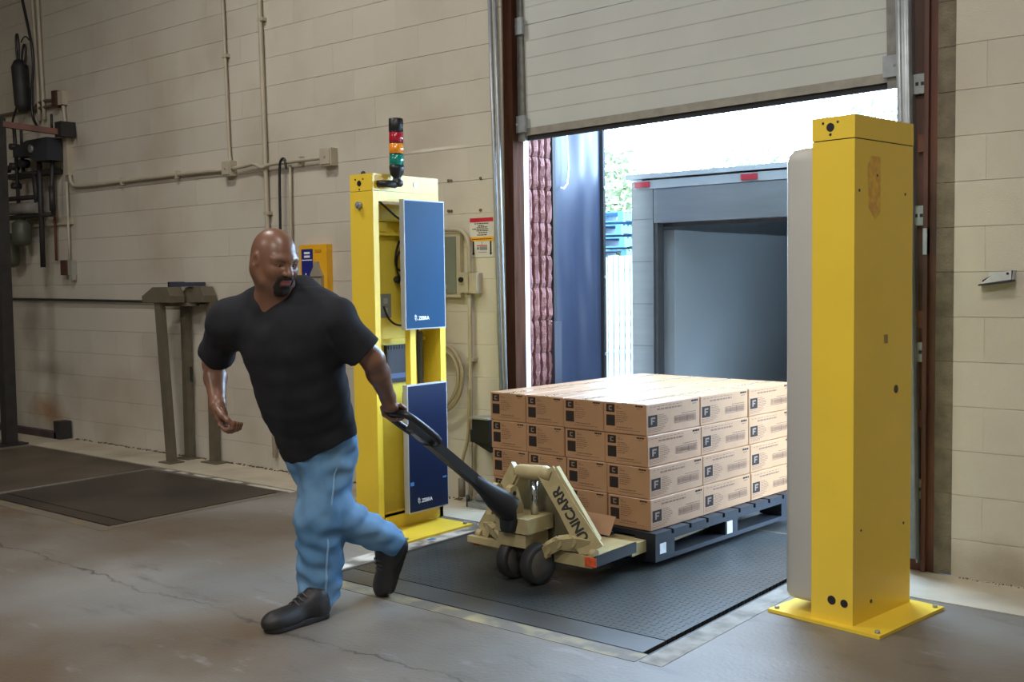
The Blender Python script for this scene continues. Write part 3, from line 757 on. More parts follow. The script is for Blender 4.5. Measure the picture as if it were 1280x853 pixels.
# carton local: x 0..CW to the right (seen from the end), y 0..CLn back, z up
bx = MB(); bx.box(.0012, CW-.0012, .0012, CLn-.0012, .0006, CHt-.0006)
es = list(bx.bm.edges); bmesh.ops.bevel(bx.bm, geom=es, offset=.0035, segments=1, profile=.5, affect='EDGES')
bmesh.ops.recalc_face_normals(bx.bm, faces=bx.bm.faces)
box_me = bpy.data.meshes.new('carton'); bx.bm.to_mesh(box_me); bx.bm.free(); box_me.materials.append(kraft)
def print_mesh(name, dark, brown, org, x, y, light=()):
    q = MB(); flat(q, org, x, y, dark); q.mi = 1; 
    x, y, org = Vector(x), Vector(y), Vector(org)
    for (u0, v0, u1, v1) in brown:
        q._new([org+x*u0+y*v0, org+x*u1+y*v0, org+x*u1+y*v1, org+x*u0+y*v1], [(0, 1, 2, 3)])
    q.mi = 2; org = org+x.cross(y)*.0004
    for (u0, v0, u1, v1) in light:
        q._new([org+x*u0+y*v0, org+x*u1+y*v0, org+x*u1+y*v1, org+x*u0+y*v1], [(0, 1, 2, 3)])
    me = bpy.data.meshes.new(name); q.bm.to_mesh(me); q.bm.free(); me.materials.append(ink); me.materials.append(ink_b); me.materials.append(ink_l); return me
ink_l = mat('faded carton ink', (130, 104, 84), .6, var=.1)
# end print: square emblem, solid block, lines
dk = [(.018, .104, .070, .143), (.018, .036, .072, .090)]
bn = []
for k, (v, e) in enumerate(((.132, .098), (.124, .112), (.108, .132), (.098, .142), (.088, .152), (.078, .150), (.068, .142), (.058, .128))):
    bn += words(.080, e, v, .0035)
bn += words(.082, .178, .030, .005) + words(.072, .225, .019, .0032)
dk += words(.196, .240, .138, .007, .01, .018, .0015); bn += words(.205, .23, .128, .004)
lt_ = [(.034, .112, .041, .135), (.041, .129, .054, .135), (.041, .112, .054, .118)]
pe = print_mesh('end_print', dk, bn, (0, .0006, 0), (1, 0, 0), (0, 0, 1), lt_)
# long side print (seen from +x): u runs with +y
dk = [(.016, .040, .092, .097)]
bn = []
for v, e in ((.093, .150), (.084, .165), (.075, .178), (.066, .185), (.057, .185), (.048, .172), (.039, .15)): bn += words(.100, e, v, .0035)
for k in range(3): bn += words(.014, .16-.02*k, .031-.008*k, .003)
bn += [(.235, .040, .425, .043), (.235, .073, .425, .076), (.235, .040, .238, .076), (.422, .040, .425, .076), (.345, .043, .352, .073), (.40, .043, .403, .073)]
u = .242
while u < .42:
    wv = g.uniform(.0015, .005); bn.append((u, .046, u+wv, .070)); u += wv+g.uniform(.0015, .004)
bn += words(.30, .425, .083, .004) + words(.09, .30, .118, .008, .012, .03, .005) + words(.03, .30, .135, .003, .01, .03, .01)
dk += words(.385, .445, .134, .009, .014, .024, .002); bn += words(.395, .43, .122, .005)
lt_ = [(.038, .052, .050, .087), (.050, .078, .074, .087), (.050, .064, .068, .071)]
ps = print_mesh('side_print', dk, bn, (CW-.0005, 0, 0), (0, 1, 0), (0, 0, 1), lt_)
q = MB(); q.box(CW/2-.024, CW/2+.024, -.0003, CLn+.0003, CHt-.0008, CHt-.0002); tape_me = bpy.data.meshes.new('tape_strip'); q.bm.to_mesh(tape_me); q.bm.free(); tape_me.materials.append(tape)
q = MB(); q.box(CW/2-.0015, CW/2+.0015, 0.003, CLn-.003, CHt-.0012, CHt-.0001); seam_me = bpy.data.meshes.new('flap_seam'); q.bm.to_mesh(seam_me); q.bm.free(); seam_me.materials.append(ink_b)
layers = ['top layer', 'second layer from top', 'third layer from top', 'bottom layer']
colsn = ['leftmost', 'second from left', 'third from left', 'rightmost']
rowsn = ['row at the jack', 'middle row', 'back row']
R_ = Matrix.Rotation(PY, 4, 'Z')
ncart = 0
for lay in range(4):
    for row in range(3):
        for c in range(4):
            if not (row == 0 or c == 3 or lay == 0): continue
            o = bpy.data.objects.new('carton', box_me); COL.objects.link(o)
            jx, jy = g.uniform(-.0015, .0015), g.uniform(-.003, .003)
            jx += (0, .004, .014, .018)[lay]
            p = Vector((-1.113+c*.2625+jx, .022+row*.4665+jy, zd+(3-lay)*CHt+.0005))
            o.location = PC+R_.to_3x3() @ p; o.rotation_euler = (0, 0, PY+g.uniform(-.0012, .0012))
            lab(o, 'brown carton, %s, %s, %s' % (layers[lay], rowsn[row], colsn[c]), 'carton', 'cartons stacked on the pallet')
            if row == 0:
                k = bpy.data.objects.new('end_print', pe); COL.objects.link(k); k.parent = o; k['kind'] = 'stuff'
            if c == 3:
                k = bpy.data.objects.new('side_print', ps); COL.objects.link(k); k.parent = o; k['kind'] = 'stuff'
            if lay == 0:
                for nm, me in (('tape_strip', tape_me), ('flap_seam', seam_me)):
                    k = bpy.data.objects.new(nm, me); COL.objects.link(k); k.parent = o
            ncart += 1
print('CARTONS', ncart)

# ================================================================ PALLET JACK
J = thing('pallet_jack', 'cream hand pallet jack with black tiller, forks under the loaded pallet', 'pallet jack', (-3.08, -1.15, 0))
# steer wheels (a pair on one axle turned slightly)
ax = Vector((math.cos(-.13), math.sin(-.13), 0))
for s in (-1, 1):
    c = Vector((.012, -.06, .093))+ax*(s*.078)
    q = MB(); q.lathe([(.070, -.028), (.088, -.028), (.093, -.022), (.093, .022), (.088, .028), (.070, .028)], c, 32, ax)
    wh = q.build('steer_wheel', mat('dark tyre', (40, 40, 40), .6, var=.2), J)
    q = MB(); q.lathe([(.02, -.034), (.066, -.029), (.072, -.024), (.072, .024), (.066, .029), (.02, .034)], c, 24, ax); q.build('wheel_hub', mat('worn hub', (84, 80, 74), .6, metal=.2, var=.2), wh)
MB().cyl(Vector((.012, -.06, .093))-ax*.11, Vector((.012, -.06, .093))+ax*.11, .012, 12).build('axle', darkst, J)
# pump body and clevis
b = MB(); b.box(-.105, .055, -.115, .055, .165, .225); b.build('pump_base', cream_st, J, bevel=.01, seg=2)
b = MB(); b.box(-.115, .075, -.125, .07, .232, .30); b.build('pump_body', cream_st, J, bevel=.012, seg=2)
MB().cyl((-.02, -.03, .09), (-.02, -.03, .17), .045, 20).build('swivel', darkst, J)
q = MB(); q.prism([(-.10, .30), (.03, .30), (.03, .33), (-.015, .43), (-.04, .44), (-.065, .43)], lambda x, z, t: (t, x-.03, z), -.075, -.045); cl = q.build('clevis', cream_st, J, bevel=.006)
for z in (.345, .40):
    MB().cyl((-.046, -.068, z), (-.0425, -.068, z), .012, 14).build('pin_hole', black_pl, cl)
q = MB(); q.prism([(-.10, .30), (.03, .30), (.03, .33), (-.015, .43), (-.04, .44), (-.065, .43)], lambda x, z, t: (t, x-.03, z), -.165, -.135); q.build('clevis', cream_st, J, bevel=.006)
MB().cyl((.02, .0, .29), (.02, .0, .475), .019, 18).build('piston', chrome, J)
# A-frame: head and two sloping arms
q = MB(); q.tube([(-.075, -.005, .487), (-.06, -.005, .492), (.09, -.005, .50), (.125, .0, .49)], [.03, .036, .036, .03], 16); q.build('frame_head', cream_st, J, smooth=False)
def arm(s):
    q = MB()
    hd = Vector((.085*s+.01, -.015, .512)); ft = Vector((.31*s, .03, .175))
    d = (ft-hd).normalized(); nrm = Vector((.45*s, -.9, .0)).normalized(); nrm = (nrm-d*nrm.dot(d)).normalized(); wv = d.cross(nrm)
    def P(a, k, t): return hd+d*a+wv*k+nrm*t
    Ld = (ft-hd).length
    pl = [(0, -.045), (0, .038), (Ld*.5, .04), (Ld+.015, .055), (Ld+.02, -.06), (Ld*.5, -.045)]
    q.prism(pl, lambda a, k, t: tuple(P(a, k, t)), -.012, .012)
    o = q.build('frame_arm', cream_st, J, bevel=.005, seg=2)
    q = MB(); e = .045 if s < 0 else -.045
    q.obox(P(Ld/2, -.05*(1), -.03), d, wv, nrm, Ld/2-.01, .007, .03); q.build('arm_flange', cream_st, J, bevel=.004)
    return o, P, Ld, d, wv, nrm
aL = arm(-1); aR = arm(1)
o, P, Ld, d, wv, nrm = aR
F = Matrix((d, -wv if (d.cross(-wv)).dot(nrm) > 0 else wv, nrm)).transposed().to_4x4(); F.translation = P(Ld*.27, 0, .0125)
yv = F.to_3x3() @ Vector((0, 1, 0))
F.translation = P(Ld*.90, 0, .0128)-(-yv)*.024
G = Matrix((-d, -yv, nrm)).transposed().to_4x4(); G.translation = F.translation+yv*.0
text_mesh('arm_lettering', 'UNICARR', .062, mat('black lettering', (40, 38, 36), .6), o, G, .0004, .0022)
# back plate between arms
q = MB(); q.prism([(-.30, .15), (.30, .15), (.30, .19), (.10, .49), (-.08, .49), (-.30, .19)], lambda x, z, t: (x, t, z), .085, .097); q.build('back_plate', mat('shaded cream steel', (112, 104, 80), .6, var=.2, scale=8), J, bevel=.004)  # cream darkened to paint in the shade between the arms
# fork roots (platforms) and forks
for s in (-1, 1):
    xo, xi = .355*s, .125*s
    b = MB(); b.box(min(xo, xi), max(xo, xi), -.0, .34, .128, .15); rt_ = b.build('fork_platform', cream_st, J, bevel=.004)
    b = MB(); b.box(xo-.004, xo+.004, .0, .34, .10, .15); b.build('platform_edge', black_pl, rt_)
    b = MB(); b.box(min(xo, xi)+.01, max(xo, xi)-.01, -.006, .01, .095, .15); b.build('platform_lip', cream_st, rt_, bevel=.003)
    q = MB(); q.prism([(.34, .132), (1.62, .132), (1.66, .10), (1.66, .08), (.34, .075)], lambda y, z, t: (t, y, z), min(xo, xi)+.03*(s < 0)+.02, max(xo, xi)-.02); q.build('fork', cream_st, J, bevel=.004)
    MB().cyl((s*.24-.04, 1.5, .04), (s*.24+.04, 1.5, .04), .04, 18).build('load_roller', darkst, J)
    pts = [Vector((s*.10, -.045, .135)), Vector((s*.13, -.045, .165)), Vector((s*.18, -.03, .195)), Vector((s*.24, .0, .205)), Vector((s*.30, .04, .195))]
    q = MB()
    for k in range(4): q.beam(pts[k], pts[k+1], .045, .05, (0, -.3, 1))
    for p in pts[1:-1]: q.cyl(p+Vector((0, -.02, 0)), p+Vector((0, .02, 0)), .026, 12)
    q.build('lift_link', cream_st, J, bevel=.004)
    q = MB(); q.box(s*.34-.03, s*.34+.03, -.012, -.005, .105, .145) if s > 0 else q.box(-.355, -.315, -.012, -.005, .105, .15)
    q.build('reflector', mat('orange red reflector', (206, 84, 44), .4, var=.3, scale=60), J)
    MB().cyl((s*.335-.015, .02, .155), (s*.335+.015, .02, .155), .022, 14).build('pivot_pin', cream_st, J)
q = MB(); q.beam((-.36, -.03, .14), (.14, -.05, .14), .03, .03); q.build('front_bar', cream_st, J, bevel=.004)
# tiller
tp = Vector((-.035, -.135, .35)); te = Vector((-.125, -.75, .842)); td = (te-tp).normalized(); tx = Vector((1, -.13, 0)).normalized(); tx = (tx-td*tx.dot(td)).normalized(); tn = tx.cross(td)
q = MB()
def loft(secs):
    n8 = 16; V = []; F_ = []
    for c, dx, dy, ax_, ay_ in secs:
        for k in range(n8):
            a = 2*PI*k/n8; ca, sa = math.cos(a), math.sin(a)
            V.append(Vector(c)+Vector(ax_)*(dx*math.copysign(abs(ca)**.6, ca))+Vector(ay_)*(dy*math.copysign(abs(sa)**.6, sa)))
    for i in range(len(secs)-1): F_ += [(i*n8+k, i*n8+(k+1) % n8, (i+1)*n8+(k+1) % n8, (i+1)*n8+k) for k in range(n8)]
    F_ += [tuple(range(n8))[::-1], tuple(range((len(secs)-1)*n8, len(secs)*n8))]
    q._new(V, F_)
yv_ = Vector((0, 1, 0))
loft([(tp+td*.26, .028, .024, tx, tn), (tp+td*.17, .034, .034, tx, tn), (tp+td*.08, .052, .050, tx, tn), (tp+td*.0, .062, .058, tx, tn), (tp-Vector((0, -.01, .05)), .058, .05, tx, (tn+yv_).normalized()), (tp-Vector((0, -.02, .10)), .046, .042, tx, yv_), (tp-Vector((0, -.02, .115)), .040, .036, tx, yv_)])
o = q.build('tiller_base', black_pl, J, smooth=True); o.modifiers.new('edge', 'EDGE_SPLIT').split_angle = math.radians(50)
Lt = (te-tp).length
q = MB(); q.obox(tp+td*(Lt*.38), td, tx, tn, Lt*.34, .026, .022); q.build('tiller_tube', black_pl, J, bevel=.008, seg=2)
hb = tp+td*(Lt*.70)
loop = [hb+tx*.0, hb+tx*.05+td*.01, hb+tx*.085+td*.03, hb+tx*.10+td*.07, hb+tx*.095+td*.16, te+tx*.085-td*.03, te+tx*.065, te, te-tx*.065, te-tx*.085-td*.03, hb-tx*.075+td*.13, hb-tx*.05+td*.05, hb-tx*.02-td*.02]
Pq = loop
for _ in range(2):
    Q = [Pq[0]]
    for a_, c_ in zip(Pq, Pq[1:]): Q += [a_.lerp(c_, .25), a_.lerp(c_, .75)]
    Pq = Q+[Pq[-1]]
MB().tube(Pq, .0155, 10).build('handle_loop', black_pl, J)
q = MB(); q.obox(hb+td*.06, td, tx, tn, .075, .022, .018); q.build('handle_stem', black_pl, J, bevel=.008)
q = MB(); q.obox(hb+td*.075+tn*.018, td, tx, tn, .03, .014, .006); q.build('control_lever', mat('grey lever', (150, 154, 158), .35), J, bevel=.003)
# loose kraft flap lying on the fork platform against the pallet
flp = thing('cardboard_flap', 'loose piece of brown cardboard propped between jack and pallet', 'cardboard', (-2.98, -.76, .15))
q = MB(); q.obox((0, 0, .045), (1, -.1, .0), (0, .55, .8), (0, -.8, .55), .10, .05, .002); q.build('sheet', kraft, flp)
# ================================================================ THINGS ON THE WALL
cond_m = mat('cream painted conduit', (176, 166, 146), .5, var=.08, scale=8)
grey_m = mat('grey painted steel box', (150, 148, 138), .5, var=.08, scale=10)
def smooth_path(pts, it=2):
    P = [Vector(p) for p in pts]
    for _ in range(it):
        Q = [P[0]]
        for a, c in zip(P, P[1:]): Q += [a.lerp(c, .25), a.lerp(c, .75)]
        P = Q+[P[-1]]
    return P
def wpath(pts, y): return [(x, y, z) for x, z in pts]
def conduit(name, label, pts, r, y=-.025, m=cond_m, it=1, clips=()):
    p0 = pts[0]; t = thing(name, label, 'conduit', (p0[0], 0, min(z for _, z in pts)))
    MB().tube(smooth_path(wpath(pts, y), it), r, 8).build('pipe', m, t, world=True)
    for (x, z, hor) in clips:
        q = MB(); q.box(x-.012, x+.012, -.04, -.001, z-.03, z+.03) if hor else q.box(x-.03, x+.03, -.04, -.001, z-.012, z+.012)
        q.build('pipe_clip', m, t, world=True, bevel=.003)
    return t
conduit('conduit', 'thin cream conduit dropping from above to the left junction box', [(-6.87, 4.2), (-6.84, 3.16), (-6.83, 2.74), (-6.82, 2.35), (-6.80, 2.30)], .012, clips=((-6.84, 3.1, False),))
conduit('conduit', 'cream conduit running down the wall behind the bald man', [(-6.43, 4.2), (-6.40, 2.69), (-6.39, 2.06), (-6.37, 0.1)], .017, clips=((-6.40, 3.3, False), (-6.385, 1.9, False)))
conduit('conduit', 'horizontal conduit between the two round junction boxes on the wall', [(-6.76, 2.25), (-6.59, 2.26), (-6.50, 2.27), (-6.41, 2.225), (-6.33, 2.25), (-6.09, 2.25), (-5.76, 2.25)], .015, y=-.045, clips=((-6.0, 2.25, True),))
conduit('conduit', 'long conduit bending down the wall and running right to the junction box', [(-9.21, 2.99), (-9.18, 2.79), (-9.15, 2.40), (-9.12, 2.28), (-8.95, 2.262), (-8.5, 2.262), (-7.6, 2.262), (-6.89, 2.255)], .016, clips=((-8.3, 2.262, True), (-7.5, 2.26, True)))
conduit('conduit', 'short cream conduit dropping to the small brown switch box', [(-9.20, 2.32), (-9.195, 1.62)], .012)
conduit('conduit', 'thin dark line running level along the wall behind the steel stand', [(-10.6, 1.272), (-9.2, 1.262), (-7.0, 1.24)], .012, m=darkst)
conduit('cable', 'black cable looping over the conduit and hanging behind the man', [(-6.21, 1.2), (-6.20, 1.76), (-6.195, 2.22), (-6.17, 2.275), (-6.13, 2.275), (-6.12, 2.2)], .010, y=-.06, m=black_pl, it=2)['category'] = 'cable'
conduit('conduit', 'pale conduit just right of the hanging black cable', [(-6.12, 2.23), (-6.135, 1.2)], .012)
def round_box(x, z, label, r=.055):
    t = thing('junction_box', label, 'junction box', (x, 0, z-r))
    b = MB(); b.box(x-r, x+r, -.06, 0, z-r, z+r); b.build('box_body', cond_m, t, world=True, bevel=.02, seg=3)
    MB().box(x-r*.8, x+r*.8, -.068, -.058, z-r*.8, z+r*.8).build('cover_plate', cond_m, t, world=True, bevel=.004)
    MB().cyl((x, -.072, z), (x, -.066, z), .008, 8).build('screw', galv, t, world=True)
round_box(-6.82, 2.255, 'cream junction box where the conduits meet, left of the pair')
round_box(-5.70, 2.25, 'cream junction box ending the conduit above the yellow sign', .06)
sb = thing('switch_box', 'small brown switch box at the end of the short conduit', 'switch box', (-9.19, 0, 1.48))
MB().box(-9.28, -9.19, -.07, 0, 1.485, 1.62).build('box_body', mat('brown bakelite', (72, 44, 36), .5), sb, world=True, bevel=.012, seg=2)
MB().box(-9.189, -9.12, -.05, 0, 1.485, 1.62).build('plate', grey_m, sb, world=True, bevel=.006)
MB().box(-9.17, -9.12, -.05, -.01, 1.44, 1.484).build('connector', grey_m, sb, world=True, bevel=.004)
# yellow wall dispenser
ys = thing('eyewash_board', 'yellow and blue wall board with a bottle picture behind the man', 'sign board', (-5.86, 0, 1.2))
ymat = mat('yellow board', (226, 168, 30), .4, var=.04)
b = MB(); b.box(-6.01, -5.72, -.05, 0, 1.20, 1.655); yb_ = b.build('board', ymat, ys, world=True, bevel=.02, seg=3)
MB().box(-5.985, -5.865, -.0525, -.0495, 1.24, 1.625).build('blue_label', mat('blue label', (32, 40, 120), .4), ys, world=True)
q = MB()
for z0, z1, x0, x1 in ((1.59, 1.605, -5.955, -5.895), (1.565, 1.58, -5.955, -5.895), (1.545, 1.551, -5.98, -5.87), (1.43, 1.455, -5.945, -5.935), (1.36, 1.38, -5.93, -5.905), (1.345, 1.36, -5.925, -5.91), (1.32, 1.325, -5.98, -5.87)): q.box(x0, x1, -.0535, -.052, z0, z1)
q.build('label_print', white_ink, ys, world=True)
q = MB(); q.prism([(-5.87, 1.22), (-5.755, 1.22), (-5.755, 1.44), (-5.79, 1.50), (-5.80, 1.535), (-5.83, 1.535), (-5.835, 1.50), (-5.87, 1.45)], lambda x, z, y: (x, y, z), -.075, -.05); q.build('bottle', mat('grey bottle', (150, 144, 126), .35), ys, world=True, bevel=.008, seg=2)
MB().box(-5.875, -5.75, -.079, -.0755, 1.425, 1.432).build('retaining_strap', mat('brown strap', (90, 74, 60), .6), ys, world=True)
MB().box(-5.84, -5.775, -.053, -.0495, 1.60, 1.62).build('raised_mark', mat('ochre print', (190, 130, 24), .5), ys, world=True)
# warning notice
sg = thing('warning_sign', 'white paper notice with red header and two black arrows by the door', 'sign', (-4.34, 0, 1.53))
paper = mat('white laminated paper', (206, 202, 194), .35, var=.03)
MB().box(-4.440, -4.243, -.004, -.0012, 1.64, 1.775).build('notice_upper', paper, sg, world=True)
MB().box(-4.432, -4.252, -.0035, -.0012, 1.532, 1.639).build('notice_lower', paper, sg, world=True)
MB().box(-4.437, -4.248, -.0055, -.0041, 1.748, 1.773).build('red_header', mat('red print', (186, 40, 58), .4), sg, world=True)
MB().box(-4.437, -4.248, -.0055, -.0036, 1.632, 1.656).build('amber_band', mat('amber print', (232, 164, 40), .4), sg, world=True)
q = MB(); gg = random.Random(11)
for z, a, c in ((1.738, -4.40, -4.285), (1.725, -4.37, -4.325), (1.716, -4.38, -4.30), (1.705, -4.42, -4.29), (1.694, -4.385, -4.29), (1.682, -4.37, -4.30), (1.668, -4.38, -4.30)):
    x = a
    while x < c: e = min(c, x+gg.uniform(.008, .02)); q.box(x, e, -.0046, -.004, z-.003, z+.003); x = e+.004
x = -4.42
while x < -4.265: q.box(x, x+.012, -.0062, -.0055, 1.640, 1.646); x += .016
q.build('notice_print', ink, sg, world=True)
q = MB()
for x in (-4.412, -4.272):
    q.box(x-.006, x+.006, -.0046, -.0035, 1.555, 1.63)
    q.prism([(x-.012, 1.557), (x+.012, 1.557), (x, 1.543)], lambda x, z, y: (x, y, z), -.0046, -.0035)
q.build('arrow', ink, sg, world=True)
q = MB(); q.box(-4.385, -4.30, -.0044, -.0035, 1.60, 1.606); q.build('red_line', MATS['red print'], sg, world=True)
q = MB(); q.box(-4.385, -4.365, -.0044, -.0035, 1.578, 1.594); q.box(-4.36, -4.30, -.0044, -.0035, 1.575, 1.597); q.box(-4.375, -4.305, -.0044, -.0035, 1.56, 1.564); q.build('grey_panel', mat('grey print', (130, 132, 138), .5), sg, world=True)
text_mesh('numeral', '2', .022, ink, sg, frame(Vector((-4.348, -.0044, 1.61))-sg.location, (1, 0, 0), (0, 0, 1)), .0003)
# old electrical cabinet, switch box, conduits, hose
ec = thing('electrical_cabinet', 'grey green electrical cabinet flush on the wall behind the open tower', 'cabinet', (-4.68, 0, 1.30))
MB().box(-4.86, -4.50, -.03, 0, 1.285, 1.69).build('cabinet_frame', cond_m, ec, world=True, bevel=.006)
MB().box(-4.85, -4.535, -.036, -.029, 1.31, 1.665).build('cabinet_door', mat('worn grey green paint', (116, 122, 108), .5, var=.08, col2=(160, 154, 136), mixscale=9, mixlo=.62, mixhi=.66), ec, world=True, bevel=.003)
sw = thing('switch_box', 'cream switch box with a black knob between two conduits', 'switch box', (-4.41, 0, 1.31))
MB().box(-4.485, -4.405, -.07, 0, 1.315, 1.44).build('box_body', cond_m, sw, world=True, bevel=.008, seg=2)
MB().cyl((-4.455, -.07, 1.395), (-4.455, -.085, 1.395), .016, 14).build('knob', black_pl, sw, world=True)
MB().box(-4.404, -4.345, -.06, 0, 1.31, 1.435).build('side_box', cond_m, sw, world=True, bevel=.006)
conduit('conduit', 'cream conduit arching from the cabinet down to the switch box', [(-4.72, 1.71), (-4.55, 1.71), (-4.47, 1.70), (-4.425, 1.64), (-4.42, 1.54), (-4.42, 1.435)], .014, y=-.035, it=2)
conduit('conduit', 'cream conduit running from the switch box down to the floor', [(-4.42, 1.31), (-4.425, .75), (-4.44, .04)], .013, y=-.035, clips=((-4.423, .9, False),))
hs = thing('hose', 'tan hose hanging in a loop on the wall beside the tower', 'hose', (-4.60, 0, .55))
hm = mat('tan rubber hose', (160, 144, 112), .55)
MB().tube(smooth_path([(-4.75, -.06, 1.00), (-4.62, -.06, .99), (-4.54, -.06, .96), (-4.475, -.06, .87), (-4.47, -.06, .76), (-4.51, -.06, .65), (-4.60, -.06, .565), (-4.75, -.06, .555)], 2), .014, 8).build('hose_loop', hm, hs, world=True)
MB().tube(smooth_path([(-4.75, -.075, .97), (-4.62, -.075, .965), (-4.55, -.075, .93), (-4.50, -.075, .86), (-4.49, -.075, .76), (-4.53, -.075, .67), (-4.61, -.075, .59), (-4.75, -.075, .58)], 2), .012, 8).build('hose_loop', hm, hs, world=True)
dc = thing('drop_cord', 'tan cord with a grey plug hanging low on the wall by the door', 'cord', (-4.48, 0, .04))
MB().tube(smooth_path([(-4.425, -.05, .72), (-4.43, -.05, .52), (-4.44, -.055, .38), (-4.485, -.06, .27), (-4.49, -.06, .14)], 2), .010, 8).build('cord', hm, dc, world=True)
MB().cyl((-4.49, -.06, .15), (-4.49, -.06, .035), .022, 12).build('plug', mat('grey brown plug', (110, 100, 86), .6), dc, world=True)
bb = thing('door_sensor', 'black metal box with a thin lid fixed beside the door, left of the cartons', 'sensor box', (-4.28, -.1, .36))
MB().box(-4.335, -4.20, -.13, -.03, .40, .545).build('box_body', black_pl, bb, world=True, bevel=.004)
MB().box(-4.35, -4.20, -.14, -.02, .546, .556).build('lid', grey_m, bb, world=True, bevel=.002)
MB().box(-4.36, -4.337, -.12, -.05, .40, .475).build('hinge', black_pl, bb, world=True, bevel=.004)
q = MB(); q.prism([(-4.33, .398), (-4.20, .398), (-4.20, .345)], lambda x, z, y: (x, y, z), -.12, -.04); q.build('bracket', black_pl, bb, world=True)
MB().box(-4.32, -4.22, -.03, 0, .42, .52).build('mount', darkst, bb, world=True)
lb = thing('floor_hinge_block', 'grey steel block and pipe lying at the wall foot by the door', 'steel block', (-4.28, -.12, 0))
MB().box(-4.36, -4.19, -.16, -.04, .003, .035).build('block_base', galv, lb, world=True, bevel=.004)
MB().cyl((-4.33, -.10, .055), (-4.2, -.10, .055), .02, 12).build('pipe', galv, lb, world=True)
MB().cyl((-4.36, -.15, .003), (-4.36, -.15, .075), .012, 10).build('bolt', black_pl, lb, world=True)
for x, z, wh_ in ((-4.613, 2.018, 'upper pair above the grey green cabinet, left one'), (-4.590, 2.016, 'upper pair above the grey green cabinet, right one'), (-4.347, 2.015, 'single one high above the paper notice'), (-4.617, 1.828, 'lower pair above the grey green cabinet, left one'), (-4.594, 1.827, 'lower pair above the grey green cabinet, right one'), (-4.351, 1.82, 'single one just above the paper notice')):
    q = MB(); q.cyl((x, .004, z), (x, -.008, z), .009, 8); o = q.build('anchor_stub', mat('dull brown stub', (104, 88, 72), .7))
    lab(o, 'rusty anchor stub, '+wh_, 'bolt', 'anchor stubs in the wall left of the door')
brt = mat('steel with painted reflection', (206, 212, 222), .3, metal=.3, var=.08, scale=30)  # pale base colour stands in for the bright reflection on chrome steel
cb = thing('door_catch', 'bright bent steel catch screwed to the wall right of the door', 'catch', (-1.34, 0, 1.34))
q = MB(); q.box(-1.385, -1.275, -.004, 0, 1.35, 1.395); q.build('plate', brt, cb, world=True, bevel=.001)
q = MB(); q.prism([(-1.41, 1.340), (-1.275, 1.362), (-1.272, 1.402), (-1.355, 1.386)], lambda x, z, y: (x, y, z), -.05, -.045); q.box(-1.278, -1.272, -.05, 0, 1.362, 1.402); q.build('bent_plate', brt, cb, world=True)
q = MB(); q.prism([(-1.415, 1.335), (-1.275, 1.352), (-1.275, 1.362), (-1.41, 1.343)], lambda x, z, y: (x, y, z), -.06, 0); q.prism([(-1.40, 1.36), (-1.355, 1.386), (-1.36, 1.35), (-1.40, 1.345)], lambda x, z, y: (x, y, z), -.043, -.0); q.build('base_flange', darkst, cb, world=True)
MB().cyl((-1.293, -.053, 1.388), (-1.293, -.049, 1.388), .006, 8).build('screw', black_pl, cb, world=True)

# ================================================================ LEFT CORNER
sp = thing('steel_post', 'tall dark steel post at the left edge with a brown arm to the wall', 'post', (-9.37, -.54, 0))
MB().box(-9.43, -9.33, -.59, -.49, 0, 2.85).build('post', darkst, sp, world=True, bevel=.004)
MB().box(-9.50, -9.28, -.66, -.42, 0.001, .015).build('foot_plate', darkst, sp, world=True)
b = MB(); b.beam((-9.38, -.54, 2.80), (-9.12, -.10, 2.74), .06, .05); b.build('arm', rust, sp, world=True, bevel=.004)
MB().box(-9.16, -9.05, -.14, -.004, 2.70, 2.83).build('wall_bracket', darkst, sp, world=True, bevel=.004)
MB().cyl((-9.17, -.16, 2.76), (-9.17, -.16, 2.90), .012, 8).build('pin', darkst, sp, world=True)
pa = thing('piping_assembly', 'dark pipe, valve and motor assembly on the wall behind the steel post', 'piping', (-9.6, -.12, 1.5))
pm = darkst
q = MB(); q.prism([(-9.81, 2.57), (-9.81, 2.64), (-9.55, 2.70), (-9.19, 2.70), (-9.19, 2.50), (-9.40, 2.50), (-9.55, 2.56)], lambda x, z, y: (x, y, z), -.20, -.06); q.build('motor_housing', mat('blue black housing', (40, 44, 52), .5), pa, world=True, bevel=.015, seg=2)
MB().cyl((-9.46, -.22, 2.62), (-9.46, -.19, 2.62), .035, 16).build('motor_cap', galv, pa, world=True)
def pp(pts, r=.018, y=-.12, nm='pipe', m=pm):
    return MB().tube(smooth_path(wpath(pts, y), 0), r, 8).build(nm, m, pa, world=True)
pp([(-9.93, 2.86), (-9.92, 2.71), (-9.91, 2.49), (-9.905, 2.30), (-9.90, 2.10)])
pp([(-9.80, 2.59), (-9.79, 2.43), (-9.53, 2.41)])
pp([(-9.59, 2.42), (-9.55, 2.10)], .026)
pp([(-9.49, 2.56), (-9.49, 2.1), (-9.49, 1.56)], .024, nm='downpipe')
pp([(-9.42, 2.62), (-9.42, 1.62)], .012, y=-.03, m=oxide, nm='downpipe')
pp([(-9.25, 2.53), (-9.29, 2.23), (-9.28, 2.03)], .018)
pp([(-9.29, 2.28), (-9.28, 2.06)], .028, nm='coupling')
pp([(-10.15, 2.03), (-9.66, 2.035), (-9.28, 2.03)], .022)
pp([(-10.15, 2.21), (-9.52, 2.20)], .022)
pp([(-9.80, 2.66), (-9.80, 2.86)], .014)
for x, z, r in ((-9.93, 2.50, .035), (-9.75, 2.515, .04), (-9.91, 2.32, .03), (-10.1, 2.49, .035), (-9.92, 2.68, .03)):
    MB().cyl((x, -.17, z), (x, -.09, z), r, 12).build('valve', pm, pa, world=True)
pp([(-10.14, 2.115), (-9.51, 2.10)], .055, nm='cylinder', m=mat('grey cylinder', (150, 146, 140), .4, metal=.3))
